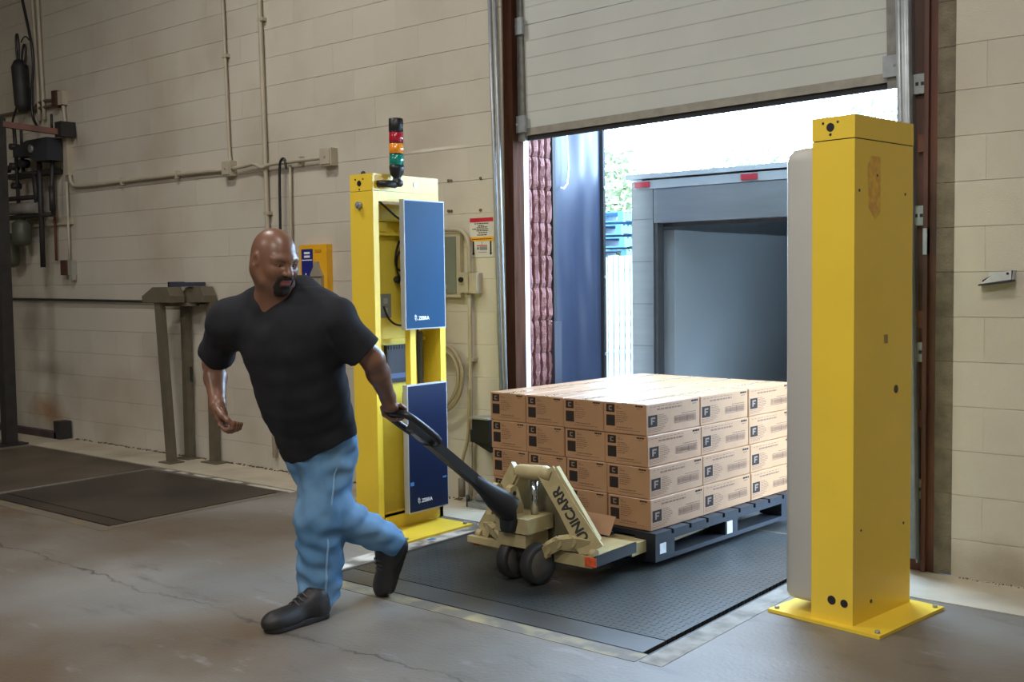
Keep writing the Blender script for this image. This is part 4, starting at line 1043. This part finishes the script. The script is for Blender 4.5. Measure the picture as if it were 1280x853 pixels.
for x, zb_, zt_ in ((-9.82, 1.76, 2.0), (-10.06, 1.57, 1.83)):
    q = MB(); q.lathe([(.03, 0), (.075, .02), (.085, .06), (.085, zt_-zb_-.03), (.05, zt_-zb_)], (x, -.14, zb_), 20); q.build('filter_bowl', mat('grey green bowl', (82, 86, 72), .45), pa, world=True)
    pp([(x, zt_-.01), (x, zt_+.06)], .02)
MB().box(-9.20, -9.13, -.05, 0, 2.37, 2.75).build('mounting_plate', cond_m, pa, world=True, bevel=.003)
MB().box(-10.3, -9.15, -.02, 0, 1.94, 2.0).build('mounting_rail', cond_m, pa, world=True, bevel=.003)
MB().box(-10.2, -9.3, -.12, 0, 2.40, 2.44).build('support_bracket', pm, pa, world=True)
conduit('conduit', 'conduit running right from the frame edge to the wall outlet above the piping', [(-10.6, 3.03), (-9.76, 3.02), (-9.26, 3.01)], .014, m=olive_st)
conduit('cable', 'cable arching up to the wall outlet above the piping', [(-9.76, 2.95), (-9.73, 3.03), (-9.64, 3.07), (-9.50, 3.075), (-9.30, 3.05)], .012, m=olive_st, it=2)['category'] = 'cable'
wo = thing('wall_outlet', 'brown and cream outlet box high on the wall above the piping', 'outlet', (-9.25, 0, 2.99))
MB().box(-9.33, -9.26, -.07, 0, 2.99, 3.13).build('box_body', MATS['brown bakelite'], wo, world=True, bevel=.006)
MB().box(-9.259, -9.18, -.05, 0, 3.0, 3.12).build('cover', cond_m, wo, world=True, bevel=.006)
conduit('pipe', 'pair of pale pipes going up the wall left of the outlet, left one', [(-9.70, 4.2), (-9.66, 3.56), (-9.64, 2.9)], .016)['category'] = 'pipe'
conduit('pipe', 'pair of pale pipes going up the wall left of the outlet, right one', [(-9.60, 4.2), (-9.58, 3.56), (-9.55, 2.9)], .016)['category'] = 'pipe'
hg = thing('hanging_tool', 'dark cylinder hanging from cord loops at upper left of the wall', 'hanging tool', (-9.8, -.1, 3.0))
q = MB(); q.tube([(-9.83, -.1, 3.46), (-9.82, -.1, 3.40), (-9.79, -.1, 3.05), (-9.78, -.1, 2.99)], [.045, .075, .07, .04], 14); q.build('cylinder', darkst, hg, world=True)
MB().tube(smooth_path([(-9.86, -.1, 3.45), (-9.88, -.1, 3.66), (-9.85, -.1, 3.72), (-9.82, -.1, 3.66), (-9.83, -.1, 3.45)], 2), .010, 6).build('cord_loop', black_pl, hg, world=True)
MB().tube(smooth_path([(-9.78, -.1, 3.45), (-9.75, -.1, 3.57), (-9.72, -.1, 3.60), (-9.69, -.1, 3.56), (-9.72, -.1, 3.40)], 2), .010, 6).build('cord_loop', black_pl, hg, world=True)
MB().tube(smooth_path([(-9.78, -.1, 3.62), (-9.73, -.1, 3.66), (-9.68, -.1, 3.66), (-9.63, -.1, 3.62)], 1), .006, 6).build('cord_tie', black_pl, hg, world=True)
cd = thing('electric_cable', 'long black cable hanging from above past the cord loops, upper left', 'cable', (-9.65, -.08, 2.85))
MB().tube(smooth_path([(-9.85, -.08, 4.3), (-9.76, -.08, 3.99), (-9.68, -.08, 3.76), (-9.61, -.08, 3.54), (-9.61, -.08, 3.36), (-9.65, -.08, 3.19), (-9.67, -.08, 2.94), (-9.58, -.08, 2.84)], 2), .013, 8).build('cord', black_pl, cd, world=True)
MB().tube(smooth_path([(-9.82, -.1, 3.28), (-9.86, -.1, 3.1), (-9.95, -.12, 2.94), (-9.97, -.12, 2.85)], 2), .010, 6).build('cord', black_pl, cd, world=True)
kb = thing('low_steel_rail', 'low dark steel rail on the floor ending in a stub against the wall', 'rail', (-9.8, -.1, 0))
MB().box(-10.6, -9.36, -.13, -.06, .003, .06).build('rail', mat('purple brown steel', (66, 54, 56), .6), kb, world=True, bevel=.004)
MB().box(-9.39, -9.28, -.13, -.02, .003, .165).build('stub_post', darkst, kb, world=True, bevel=.006)
# steel stand
stn = thing('steel_stand', 'olive steel stand with three slim legs against the wall left of the man', 'stand', (-7.25, -.15, 0))
def leg(x0, y0, x1, y1, w=.075): 
    q = MB(); q.beam((x0, y0, .0), (x1, y1, 1.25), w, .05, (0, 1, 0)); q.build('leg', olive_st, stn, world=True, bevel=.003)
leg(-7.34, -.26, -7.44, -.26); leg(-7.40, -.06, -7.40, -.06, .06); leg(-7.07, -.06, -7.06, -.06, .06)
def trough(x0, x1, y0, y1, nm):
    q = MB(); q.prism([(x0-.02, 1.25), (x1+.01, 1.25), (x1+.01, 1.30), (x1-.03, 1.37), (x0+.13, 1.37), (x0-.02, 1.30)], lambda x, z, y: (x, y, z), y0, y1); q.build(nm, olive_st, stn, world=True, bevel=.003)
trough(-7.60, -7.25, -.30, -.17, 'saddle'); trough(-7.36, -7.05, -.14, -.02, 'saddle')
b = MB(); b.beam((-7.42, -.22, 1.235), (-7.2, -.08, 1.235), .06, .03); b.build('cross_bar', olive_st, stn, world=True)
MB().box(-7.42, -7.26, -.33, -.20, .0, .012).build('foot', olive_st, stn, world=True); MB().box(-7.48, -7.32, -.13, -.01, .0, .012).build('foot', olive_st, stn, world=True); MB().box(-7.15, -6.95, -.13, -.01, .0, .012).build('foot', olive_st, stn, world=True)
MB().box(-7.345, -7.335, -.07, -.05, .62, .74).build('chain_hook', darkst, stn, world=True)
ub = thing('plastic_bin', 'dark blue bin standing on the olive steel stand', 'bin', (-7.33, -.10, 1.37))
b = MB(); b.box(-7.46, -7.16, -.17, -.03, 1.372, 1.405); b.box(-7.46, -7.44, -.17, -.03, 1.37, 1.41); b.build('bin_body', mat('dull navy plastic', (60, 62, 80), .5), ub, world=True, bevel=.004)
# dirt along the foot of the wall
q = MB(); gr = random.Random(9)
for k in range(900):
    x = gr.uniform(-9.2, -1.0)
    if -4.2 < x < -1.5: continue
    r = gr.uniform(.002, .008)*(.5 if x > -2 else 1); y = -abs(gr.gauss(0, .018))-.004
    q.obox((x, y, .003+r*.3), (gr.random(), gr.random(), .2), (-.5, gr.random(), .1), (0, 0, 1), r, r*.7, r*.5)
o = q.build('wall_foot_debris', mat('grime crumbs', (92, 76, 58), .95, var=.4, scale=40)); lab(o, 'dark crumbs and grime along the foot of the block wall', 'debris', None, 'stuff')
# ================================================================ THE MAN
class Field:
    def __init__(s, lo, hi, h):
        s.lo = np.array(lo, np.float32); s.h = h
        s.n = np.ceil((np.array(hi)-np.array(lo))/h).astype(int)+1
        s.D = np.full(s.n, 10., np.float32)
    def block(s, lo, hi):
        a = np.clip(np.floor((np.array(lo)-s.lo)/s.h).astype(int), 0, s.n); b = np.clip(np.ceil((np.array(hi)-s.lo)/s.h).astype(int)+1, 0, s.n)
        sl = tuple(slice(i, j) for i, j in zip(a, b))
        if any(j <= i for i, j in zip(a, b)): return None, None
        ax = [(s.lo[i]+s.h*np.arange(a[i], b[i])).astype(np.float32) for i in range(3)]
        return sl, np.meshgrid(*ax, indexing='ij', sparse=True)
    def add(s, prim, k=.02, cut=None):
        f, lo, hi = prim; m = k+4*s.h
        sl, G = s.block(np.array(lo)-m, np.array(hi)+m)
        if sl is None: return
        d = f(G)
        for c, n in (cut or ()):
            n = np.array(n)/np.linalg.norm(n); d = np.maximum(d, (G[0]-c[0])*n[0]+(G[1]-c[1])*n[1]+(G[2]-c[2])*n[2])
        A = s.D[sl]
        if k > 0:
            hh = np.maximum(k-np.abs(A-d), 0)/k; s.D[sl] = np.minimum(A, d)-hh*hh*k*.25
        else: s.D[sl] = np.minimum(A, d)
    def sub(s, prim, k=.01):
        f, lo, hi = prim; m = k+4*s.h
        sl, G = s.block(np.array(lo)-m, np.array(hi)+m)
        if sl is None: return
        d = -f(G); A = s.D[sl]; hh = np.maximum(k-np.abs(A-d), 0)/k
        s.D[sl] = np.maximum(A, d)+hh*hh*k*.25
    def inter(s, prim):
        f, lo, hi = prim
        sl, G = s.block(s.lo, s.lo+s.h*s.n); s.D[sl] = np.maximum(s.D[sl], f(G))
    def cutp(s, c, n):
        n = np.array(n, float)/np.linalg.norm(n); sl, G = s.block(s.lo, s.lo+s.h*s.n)
        s.D[sl] = np.maximum(s.D[sl], ((G[0]-c[0])*n[0]+(G[1]-c[1])*n[1]+(G[2]-c[2])*n[2]).astype(np.float32))
    def displace(s, fn):
        I = np.nonzero(np.abs(s.D) < .04); P = [s.lo[i]+s.h*I[i] for i in range(3)]
        s.D[I] += fn(*P).astype(np.float32)
    def mesh(s, name, m, parent, origin):
        D = s.D; ins = D < 0
        nx, ny, nz = D.shape
        cnt = np.zeros((nx-1, ny-1, nz-1), np.int8)
        offs = [(a, b, c) for a in (0, 1) for b in (0, 1) for c in (0, 1)]
        for a, b, c in offs: cnt += ins[a:nx-1+a, b:ny-1+b, c:nz-1+c]
        act = np.nonzero((cnt > 0) & (cnt < 8)); N = len(act[0])
        idx = np.full(cnt.shape, -1, np.int32); idx[act] = np.arange(N)
        val = np.stack([D[act[0]+a, act[1]+b, act[2]+c] for a, b, c in offs], 1)
        acc = np.zeros((N, 3)); ne = np.zeros(N)
        for i in range(8):
            for j in range(i+1, 8):
                df = [offs[j][t]-offs[i][t] for t in range(3)]
                if sum(abs(t) for t in df) != 1: continue
                va, vb = val[:, i], val[:, j]; cr = (va < 0) != (vb < 0)
                t = np.where(cr, va/np.where(cr, va-vb, 1), 0)
                p = np.array(offs[i])[None, :]+t[:, None]*np.array(df)[None, :]
                acc += np.where(cr[:, None], p, 0); ne += cr
        V = (np.stack(act, 1)+acc/ne[:, None])*s.h+s.lo-np.array(origin)
        F = []
        for ax in range(3):
            u, v = (ax+1) % 3, (ax+2) % 3
            A = [slice(None)]*3; B = [slice(None)]*3; A[ax] = slice(0, -1); B[ax] = slice(1, None)
            ch = ins[tuple(A)] != ins[tuple(B)]
            e = np.nonzero(ch); e = np.stack(e, 1)
            ok = (e[:, u] > 0) & (e[:, v] > 0) & (e[:, u] < D.shape[u]-1) & (e[:, v] < D.shape[v]-1); e = e[ok]
            sg_ = ins[tuple(A)][tuple(e.T)]
            def cell(du, dv):
                q = e.copy(); q[:, u] -= du; q[:, v] -= dv; return idx[tuple(q.T)]
            Q = np.stack([cell(1, 1), cell(0, 1), cell(0, 0), cell(1, 0)], 1)
            Q[~sg_] = Q[~sg_][:, ::-1]; F.append(Q)
        F = np.concatenate(F)
        me = bpy.data.meshes.new(name)
        me.vertices.add(N); me.vertices.foreach_set('co', V.astype(np.float32).ravel())
        me.loops.add(F.size); me.loops.foreach_set('vertex_index', F.astype(np.int32).ravel())
        me.polygons.add(len(F)); me.polygons.foreach_set('loop_start', np.arange(0, F.size, 4, dtype=np.int32))
        me.polygons.foreach_set('use_smooth', np.ones(len(F), bool))
        me.update(calc_edges=True); me.validate()
        me.materials.append(m)
        o = bpy.data.objects.new(name, me); COL.objects.link(o); o.parent = parent
        return o
def rcone(a, b, ra, rb=None):
    a, b = np.array(a, float), np.array(b, float); rb = ra if rb is None else rb
    R = max(ra, rb); lo = np.minimum(a, b)-R; hi = np.maximum(a, b)+R; d = b-a; L2 = d@d
    def f(G):
        t = np.clip(((G[0]-a[0])*d[0]+(G[1]-a[1])*d[1]+(G[2]-a[2])*d[2])/L2, 0, 1)
        return (np.sqrt((G[0]-a[0]-t*d[0])**2+(G[1]-a[1]-t*d[1])**2+(G[2]-a[2]-t*d[2])**2)-(ra+(rb-ra)*t)).astype(np.float32)
    return f, lo, hi
def ell(c, r, X=(1, 0, 0), Y=(0, 1, 0), Z=(0, 0, 1)):
    c = np.array(c, float); X, Y, Z = (np.array(v, float) for v in (X, Y, Z)); R = max(r)
    def f(G):
        x, y, z = G[0]-c[0], G[1]-c[1], G[2]-c[2]
        a = x*X[0]+y*X[1]+z*X[2]; b = x*Y[0]+y*Y[1]+z*Y[2]; e = x*Z[0]+y*Z[1]+z*Z[2]
        k0 = np.sqrt((a/r[0])**2+(b/r[1])**2+(e/r[2])**2); k1 = np.sqrt((a/r[0]**2)**2+(b/r[1]**2)**2+(e/r[2]**2)**2)+1e-6
        return (k0*(k0-1)/k1).astype(np.float32)
    return f, c-R, c+R
nv = lambda v: np.array(v, float)/np.linalg.norm(v)

skin = mat('warm brown skin', (118, 83, 64), .36, var=.06, scale=14, bump=.04, bscale=400, spec=.5)
shirt_m = mat('black cotton', (40, 40, 44), .9, var=.08, scale=30, bump=.08, bscale=500, spec=.2)
denim = mat('blue denim', (84, 124, 162), .85, var=.10, scale=9, col2=(116, 152, 182), mixscale=5, mixlo=.45, mixhi=.75, bump=.12, bscale=420, spec=.2)
beard_m = mat('short black beard', (34, 26, 24), .8, var=.2, scale=120, bump=.5, bscale=500)
lip_m = mat('lip', (150, 84, 78), .4)
shoe_m = mat('black shoe leather', (36, 34, 34), .5, var=.12, scale=30, bump=.1, bscale=120)
sole_m = mat('black shoe sole', (28, 27, 27), .7)

MAN = thing('person', 'bald man in a black t-shirt and blue jeans pulling the pallet jack', 'person', (-3.42, -2.1, 0))
MO = np.array((-3.42, -2.1, 0))
Lsh, Rsh = np.array((-3.212, -2.21, 1.250)), np.array((-3.649, -2.40, 1.249))
Lel, Rel = np.array((-3.143, -2.08, 1.078)), np.array((-3.843, -2.33, 1.052))
Lwr, Rwr = np.array((-3.200, -1.945, .912)), np.array((-3.700, -2.42, .893))
neck = np.array((-3.455, -2.30, 1.325)); hc = np.array((-3.392, -2.36, 1.475))
pel = np.array((-3.50, -2.05, .72)); Lhip, Rhip = np.array((-3.445, -2.02, .70)), np.array((-3.57, -2.08, .70))
Lkn, Rkn = np.array((-3.457, -2.13, .405)), np.array((-3.39, -2.05, .405))
Lan, Ran = np.array((-3.462, -2.15, .10)), np.array((-3.331, -1.80, .262))
S = nv(Lsh-Rsh); chest = np.array((-3.43, -2.25, 1.13)); Up = nv((Lsh+Rsh)/2-pel); Fd = nv(np.cross(Up, -S)); Fd = Fd if Fd[1] < 0 else -Fd

# head frame: looking to his left and a little down
hf = nv((.955, -.05, -.27)); hu = nv(np.array((.10, .02, 1.))-hf*np.dot((.10, .02, 1.), hf)); hl = nv(np.cross(hu, hf))
def H(f, l, u): return hc+hf*f+hl*l+hu*u
def head(F):
    F.add(ell(H(-.012, 0, .028), (.102, .078, .098), hf, hl, hu), 0)
    F.add(ell(H(.022, 0, -.035), (.072, .064, .085), hf, hl, hu), .04)
    F.add(ell(H(.045, 0, -.082), (.042, .046, .036), hf, hl, hu), .03)
    F.add(ell(H(.066, 0, -.10), (.022, .026, .02), hf, hl, hu), .02)
    for s in (-1, 1):
        F.add(ell(H(.058, .040*s, -.028), (.03, .026, .028), hf, hl, hu), .025)
        F.add(rcone(H(.030, .055*s, -.075), H(-.02, .062*s, -.035), .02, .018), .03)
        F.add(rcone(H(.086, .012*s, .026), H(.068, .050*s, .022), .012, .010), .02)
    for s in (-1, 1):
        F.sub(ell(H(.092, .033*s, .006), (.016, .019, .013), hf, hl, hu), .012)
    F.add(rcone(H(.086, 0, .018), H(.109, 0, -.024), .009, .0135), .012)
    F.add(ell(H(.112, 0, -.027), (.013, .012, .011), hf, hl, hu), .008)
    for s in (-1, 1): F.add(ell(H(.099, .014*s, -.029), (.012, .009, .009), hf, hl, hu), .006)
    for s in (-1, 1):
        F.sub(ell(H(.108, .007*s, -.038), (.005, .004, .004), hf, hl, hu), .003)
        # eyelids
        F.add(rcone(H(.0815, .018*s, .0095), H(.076, .047*s, .0085), .0068), .005); F.add(rcone(H(.082, .033*s, .0145), H(.0815, .034*s, .0145), .006), .004)
        F.add(rcone(H(.079, .022*s, -.005), H(.074, .045*s, -.004), .0045), .006)
        # ears
        F.add(ell(H(-.012, .079*s, -.004), (.021, .009, .033), hf, hl, hu), .012)
        F.sub(ell(H(-.006, .090*s, -.002), (.012, .008, .020), hf, hl, hu), .004)
        F.add(ell(H(.006, .080*s, -.012), (.006, .006, .009), hf, hl, hu), .004)
    F.add(rcone(H(.090, -.018, -.056), H(.090, .018, -.056), .009), .010)
    F.add(rcone(H(.088, -.014, -.070), H(.088, .014, -.070), .010), .010)
    F.sub(rcone(H(.101, -.018, -.0625), H(.101, .018, -.0625), .0022), .004)
def body_neck(F):
    F.add(rcone(H(-.035, 0, -.045), neck+np.array((0, .02, -.01)), .066, .078), .04)
    F.add(rcone(H(.02, 0, -.075), neck+np.array((.02, -.035, -.02)), .046, .062), .03)
B = Field((-3.96, -2.62, .0), (-3.03, -1.62, 1.63), .0042)
head(B); body_neck(B)
B.add(rcone(neck+np.array((0, .02, -.02)), Lsh-np.array((0.02, 0, .0)), .07, .055), .06)
B.add(rcone(neck+np.array((0, .02, -.02)), Rsh+np.array((.02, 0, 0)), .07, .055), .06)
B.add(ell(chest, (.19, .12, .17), S, Fd, Up), .08); B.add(ell(pel+Up*.2, (.165, .13, .18), S, Fd, Up), .08); B.add(ell(pel, (.15, .12, .12)), .06)
B.add(rcone(Lsh, Lel, .058, .047), .03); B.add(rcone(Lel, Lel*.65+Lwr*.35, .046, .046), .02); B.add(rcone(Lel*.65+Lwr*.35, Lwr, .046, .031), .02)
B.add(rcone(Rsh, Rel, .058, .047), .03); B.add(rcone(Rel, Rel*.65+Rwr*.35, .046, .046), .02); B.add(rcone(Rel*.65+Rwr*.35, Rwr, .046, .031), .02)
B.add(rcone(Lhip, Lkn, .085, .06), .05); B.add(rcone(Lkn, Lan, .056, .04), .03); B.add(rcone(Rhip, Rkn, .085, .06), .05); B.add(rcone(Rkn, Ran, .056, .04), .03)
B.add(rcone(Lan, Lan+np.array((.02, -.10, -.062)), .034, .024), .02); B.add(rcone(Ran, Ran+np.array((-.05, .03, -.14)), .034, .026), .02)
# left hand gripping the handle bar
hb_ = np.array(J.location)+np.array(te); bx_ = nv(np.array(tx)); bz_ = np.array((0, 0, 1.)); by_ = nv(np.cross(bz_, bx_)); 
def HB(x, y, z): return hb_+bx_*x+by_*y+bz_*z
B.add(ell(HB(.0, -.022, .030), (.042, .030, .020), bx_, nv(by_*.75-bz_*.6), nv(by_*.6+bz_*.75)), .012)
B.add(rcone(Lwr, HB(0, -.03, .032), .030, .027), .02)
for k, (x, r_) in enumerate(((-.034, .0098), (-.012, .0102), (.011, .0098), (.033, .0086))):
    p = [HB(x, .004, .034), HB(x*.98, .030, .016), HB(x*.96, .026, -.016), HB(x*.92, .002, -.027)]
    for i in range(3): B.add(rcone(p[i], p[i+1], r_*(1.05-.08*i), r_*(.97-.08*i)), .003)
tp_ = [HB(-.036, -.034, .022), HB(-.052, -.016, -.008), HB(-.040, .006, -.028), HB(-.018, .018, -.032)]
for i in range(3): B.add(rcone(tp_[i], tp_[i+1], .0135-.0015*i, .0125-.0015*i), .004)
# right hand, relaxed and half curled
rd_ = nv((.42, -.05, -.90)); rn_ = np.array((.80, .42, .25)); rn_ = nv(rn_-rd_*np.dot(rn_, rd_)); rs_ = nv(np.cross(rd_, rn_)); rs_ = rs_ if rs_[1] < 0 else -rs_
def RH(d, s, n): return Rwr+rd_*d+rs_*s+rn_*n
B.add(rcone(Rwr, RH(.03, 0, .0), .029, .03), .02)
B.add(ell(RH(.055, 0, .004), (.050, .043, .019), rd_, rs_, rn_), .015)
for k, (sx, ln, r_) in enumerate(((.032, .9, .0100), (.011, 1., .0104), (-.010, .95, .0100), (-.030, .78, .009))):
    p = [RH(.090, sx, .004), RH(.090+.032*ln, sx*1.02, .022), RH(.090+.034*ln, sx*1.0, .052), RH(.090+.014*ln, sx*.95, .066)]
    for i in range(3): B.add(rcone(p[i], p[i+1], r_*(1.05-.08*i), r_*(.97-.08*i)), .003)
p = [RH(.028, .032, .012), RH(.060, .050, .032), RH(.088, .046, .048), RH(.108, .036, .058)]
for i in range(3): B.add(rcone(p[i], p[i+1], .0145-.0016*i, .0135-.0018*i), .005)
B.mesh('body', skin, MAN, MO)
del B
# face parts on a finer head field
def shell(name, m, grow, regs, subs=(), h=.0025):
    F = Field(hc-.15, hc+.15, h); head(F); F.D -= grow
    Rg = Field(hc-.15, hc+.15, h)
    for r_ in regs: Rg.add(r_, .006)
    for r_ in subs: Rg.sub(r_, .002)
    F.D = np.maximum(F.D, Rg.D); return F.mesh(name, m, MAN, MO)
lips = [rcone(H(.094, -.017, -.057), H(.094, .017, -.057), .0065), rcone(H(.094, -.014, -.069), H(.094, .014, -.069), .0075)]
shell('goatee', beard_m, .0045, [ell(H(.082, 0, -.098), (.05, .036, .030), hf, hl, hu), rcone(H(.09, -.027, -.048), H(.08, -.034, -.085), .010), rcone(H(.09, .027, -.048), H(.08, .034, -.085), .010), rcone(H(.10, -.022, -.0455), H(.10, .022, -.0455), .0065)],
      [rcone(H(.095, -.016, -.0625), H(.095, .016, -.0625), .0125)])
shell('lips', lip_m, .0016, lips)
shell('eyebrows', beard_m, .0028, [rcone(H(.092, -.016, .030), H(.070, -.054, .031), .0065, .0045), rcone(H(.092, .016, .030), H(.070, .054, .031), .0065, .0045)])
for s in (-1, 1):
    c = H(.0725, .033*s, .003)
    e = MB().sphere(c-MO, .0115, 16).build('eyeball', mat('eye white', (196, 188, 180), .2), MAN)
    g_ = nv(hf+hl*(-.12)*0); MB().sphere(c+nv(hf-hu*.35)*.0070-MO, .0058, 12).build('iris', mat('dark iris', (30, 20, 16), .1), e)
# ---- t-shirt
def fold(amp, dirs):
    def f(x, y, z):
        r = 0
        for (a, b, c, ph, wv) in dirs: r = r+np.sin(a*x+b*y+c*z+ph+1.4*np.sin(wv*(x-y)+3*z))
        return amp*r/len(dirs)
    return f
T = Field((-3.96, -2.62, .52), (-3.0, -1.72, 1.42), .005)
T.add(ell(chest+Up*.0, (.218, .150, .20), S, Fd, Up), 0)
T.add(rcone(neck+np.array((.02, .03, -.025)), Lsh-np.array((.015, 0, .012)), .085, .072), .09); T.add(rcone(neck+np.array((-.02, .03, -.025)), Rsh-np.array((-.015, 0, .012)), .085, .072), .09)
T.add(rcone(neck+np.array((.045, .10, .0)), Lsh+np.array((-.04, .03, .012)), .085, .062), .07); T.add(rcone(neck+np.array((-.02, .075, .02)), Rsh+np.array((.05, .05, .015)), .082, .068), .06)
T.add(ell(pel+Up*.24+Fd*.02, (.195, .165, .20), S, Fd, Up), .10)
T.add(ell(pel+Up*.03-S*.015, (.198, .150, .18)), .09)
def sleeve(a, b, t, r0_, r1_):
    c = a+(b-a)*t; T.add(rcone(a, a+(b-a)*1.05, r0_, r1_), .065, [(c, b-a)])
sleeve(Lsh-np.array((.008, 0, .014)), Lel, .80, .070, .078); sleeve(Rsh-np.array((0, 0, .01)), Rel, .80, .074, .077)
hp1, hp2 = np.array((-3.579, -2.2, .61)), np.array((-3.382, -1.95, .751)); hn = np.cross(hp2-hp1, (-.63, .775, 0.02)); hn = hn if hn[2] < 0 else -hn
T.cutp(hp1, hn)
T.displace(fold(.0055, ((30, 14, 46, 0, 6), (-44, 22, 34, 1, 5), (18, -40, 62, 2, 7), (56, 16, -24, 4, 4), (14, 9, 20, 3, 3))))
T.sub(ell(neck+np.array((.018, -.040, .052)), (.072, .080, .062)), .008); T.sub(rcone(neck+np.array((.0, .0, .02)), H(0, 0, -.05), .070, .075), .008)
T.mesh('t_shirt', shirt_m, MAN, MO); del T
# ---- jeans
Q = Field((-3.75, -2.36, .02), (-3.2, -1.66, .86), .0055)
Q.add(ell(pel-np.array((0.005, 0.02, .01)), (.160, .120, .15)), 0)
Q.add(rcone(Lhip+np.array((-.01, -.02, 0)), Lkn+np.array((.016, .02, 0)), .118, .103), .05); Q.add(rcone(Lkn+np.array((.016, .02, 0)), Lan+np.array((.006, .03, -.06)), .101, .089), .05)
Q.add(rcone(Rhip, Rkn, .112, .084), .006); Q.add(rcone(Rkn, Ran, .085, .060), .006)
Q.cutp((Lan[0], Lan[1], .050), (0, .25, -1))
Q.cutp(Ran+nv(Ran-Rkn)*.015, Ran-Rkn)
jf = fold(.012, ((26, 20, 70, 0, 6), (-48, 30, 52, 1, 7), (36, -24, 84, 2.2, 5), (60, 34, 20, 4, 6), (20, 50, -60, .5, 5)))
Q.displace(jf)
Q.mesh('jeans', denim, MAN, MO); del Q
# stitched outer seam of the near leg
sd_ = np.array((.91, -.41, 0)); sp_ = [(Lhip+np.array((-.01, -.02, .0)), .118), (Lkn+np.array((.016, .02, 0)), .102), (Lan+np.array((.006, .03, -.03)), .090)]
sq = []
for i in range(2):
    for t in np.linspace(0, 1, 17)[:-1 if i == 0 else None]:
        c_ = sp_[i][0]*(1-t)+sp_[i+1][0]*t; r_ = sp_[i][1]*(1-t)+sp_[i+1][1]*t; s_ = c_+sd_*r_
        sq.append(c_+sd_*(r_-float(jf(*s_))+.0015)-MO)
jn = [o for o in MAN.children if o.name.startswith('jeans')][0]
MB().tube(sq, .0045, 6).build('side_seam', mat('pale denim seam', (126, 160, 190), .8, var=.15, scale=60), jn)
# ---- shoes
def shoe(heel, toe, upv, ank):
    heel, toe, upv = (np.array(v, float) for v in (heel, toe, upv)); d = nv(toe-heel); L = np.linalg.norm(toe-heel); upv = nv(upv-d*np.dot(upv, d)); sd = np.cross(d, upv)
    P = lambda a, b, c: heel+d*a+sd*b+upv*c
    lo = np.minimum(np.minimum(heel, toe), ank)-.12; hi = np.maximum(np.maximum(heel, toe), ank)+.12
    F = Field(lo, hi, .0045)
    F.add(ell(P(L*.70, 0, .036), (.098, .050, .040), d, sd, upv), 0); F.add(ell(P(L*.84, .0, .036), (.052, .048, .040), d, sd, upv), .03)
    F.add(ell(P(.06, 0, .045), (.062, .040, .05), d, sd, upv), .05); F.add(rcone(P(.065, 0, .05), ank, .044, .048), .04); F.add(rcone(P(.09, 0, .080), P(L*.64, 0, .045), .040, .032), .04); F.add(rcone(P(.04, 0, .06), P(.05, 0, .095), .036, .04), .03)
    F.cutp(P(0, 0, .018), -upv)
    o = F.mesh('shoe', shoe_m, MAN, MO)
    F = Field(lo, hi, .0045)
    F.add(rcone(P(.05, 0, .012), P(L*.45, .0, .012), .046, .043), 0); F.add(rcone(P(L*.45, 0, .012), P(L-.055, 0, .012), .043, .052), .02)
    F.cutp(P(0, 0, .024), upv); F.cutp(P(0, 0, .0), -upv)
    F.mesh('sole', sole_m, o, np.array(MO))
    q = MB()
    for k in range(5):
        a = L*.40+.020*k; z = .124-.0115*k
        q.tube([P(a, -.028, z-.018)-MO, P(a+.004, 0, z)-MO, P(a+.010, .028, z-.018)-MO], .004, 6)
    q.build('laces', mat('grey shoe lace', (84, 82, 80), .8), o)
    return o
shoe((-3.405, -2.115, .001), (-3.425, -2.425, .001), (0, 0, 1), Lan+np.array((.02, .0, .02)))
rheel = np.array((-3.335, -1.715, .262)); rtoe = np.array((-3.425, -1.752, .004))
shoe(rheel, rtoe, (-.25, -1, .3), Ran+np.array((.0, .0, .01)))
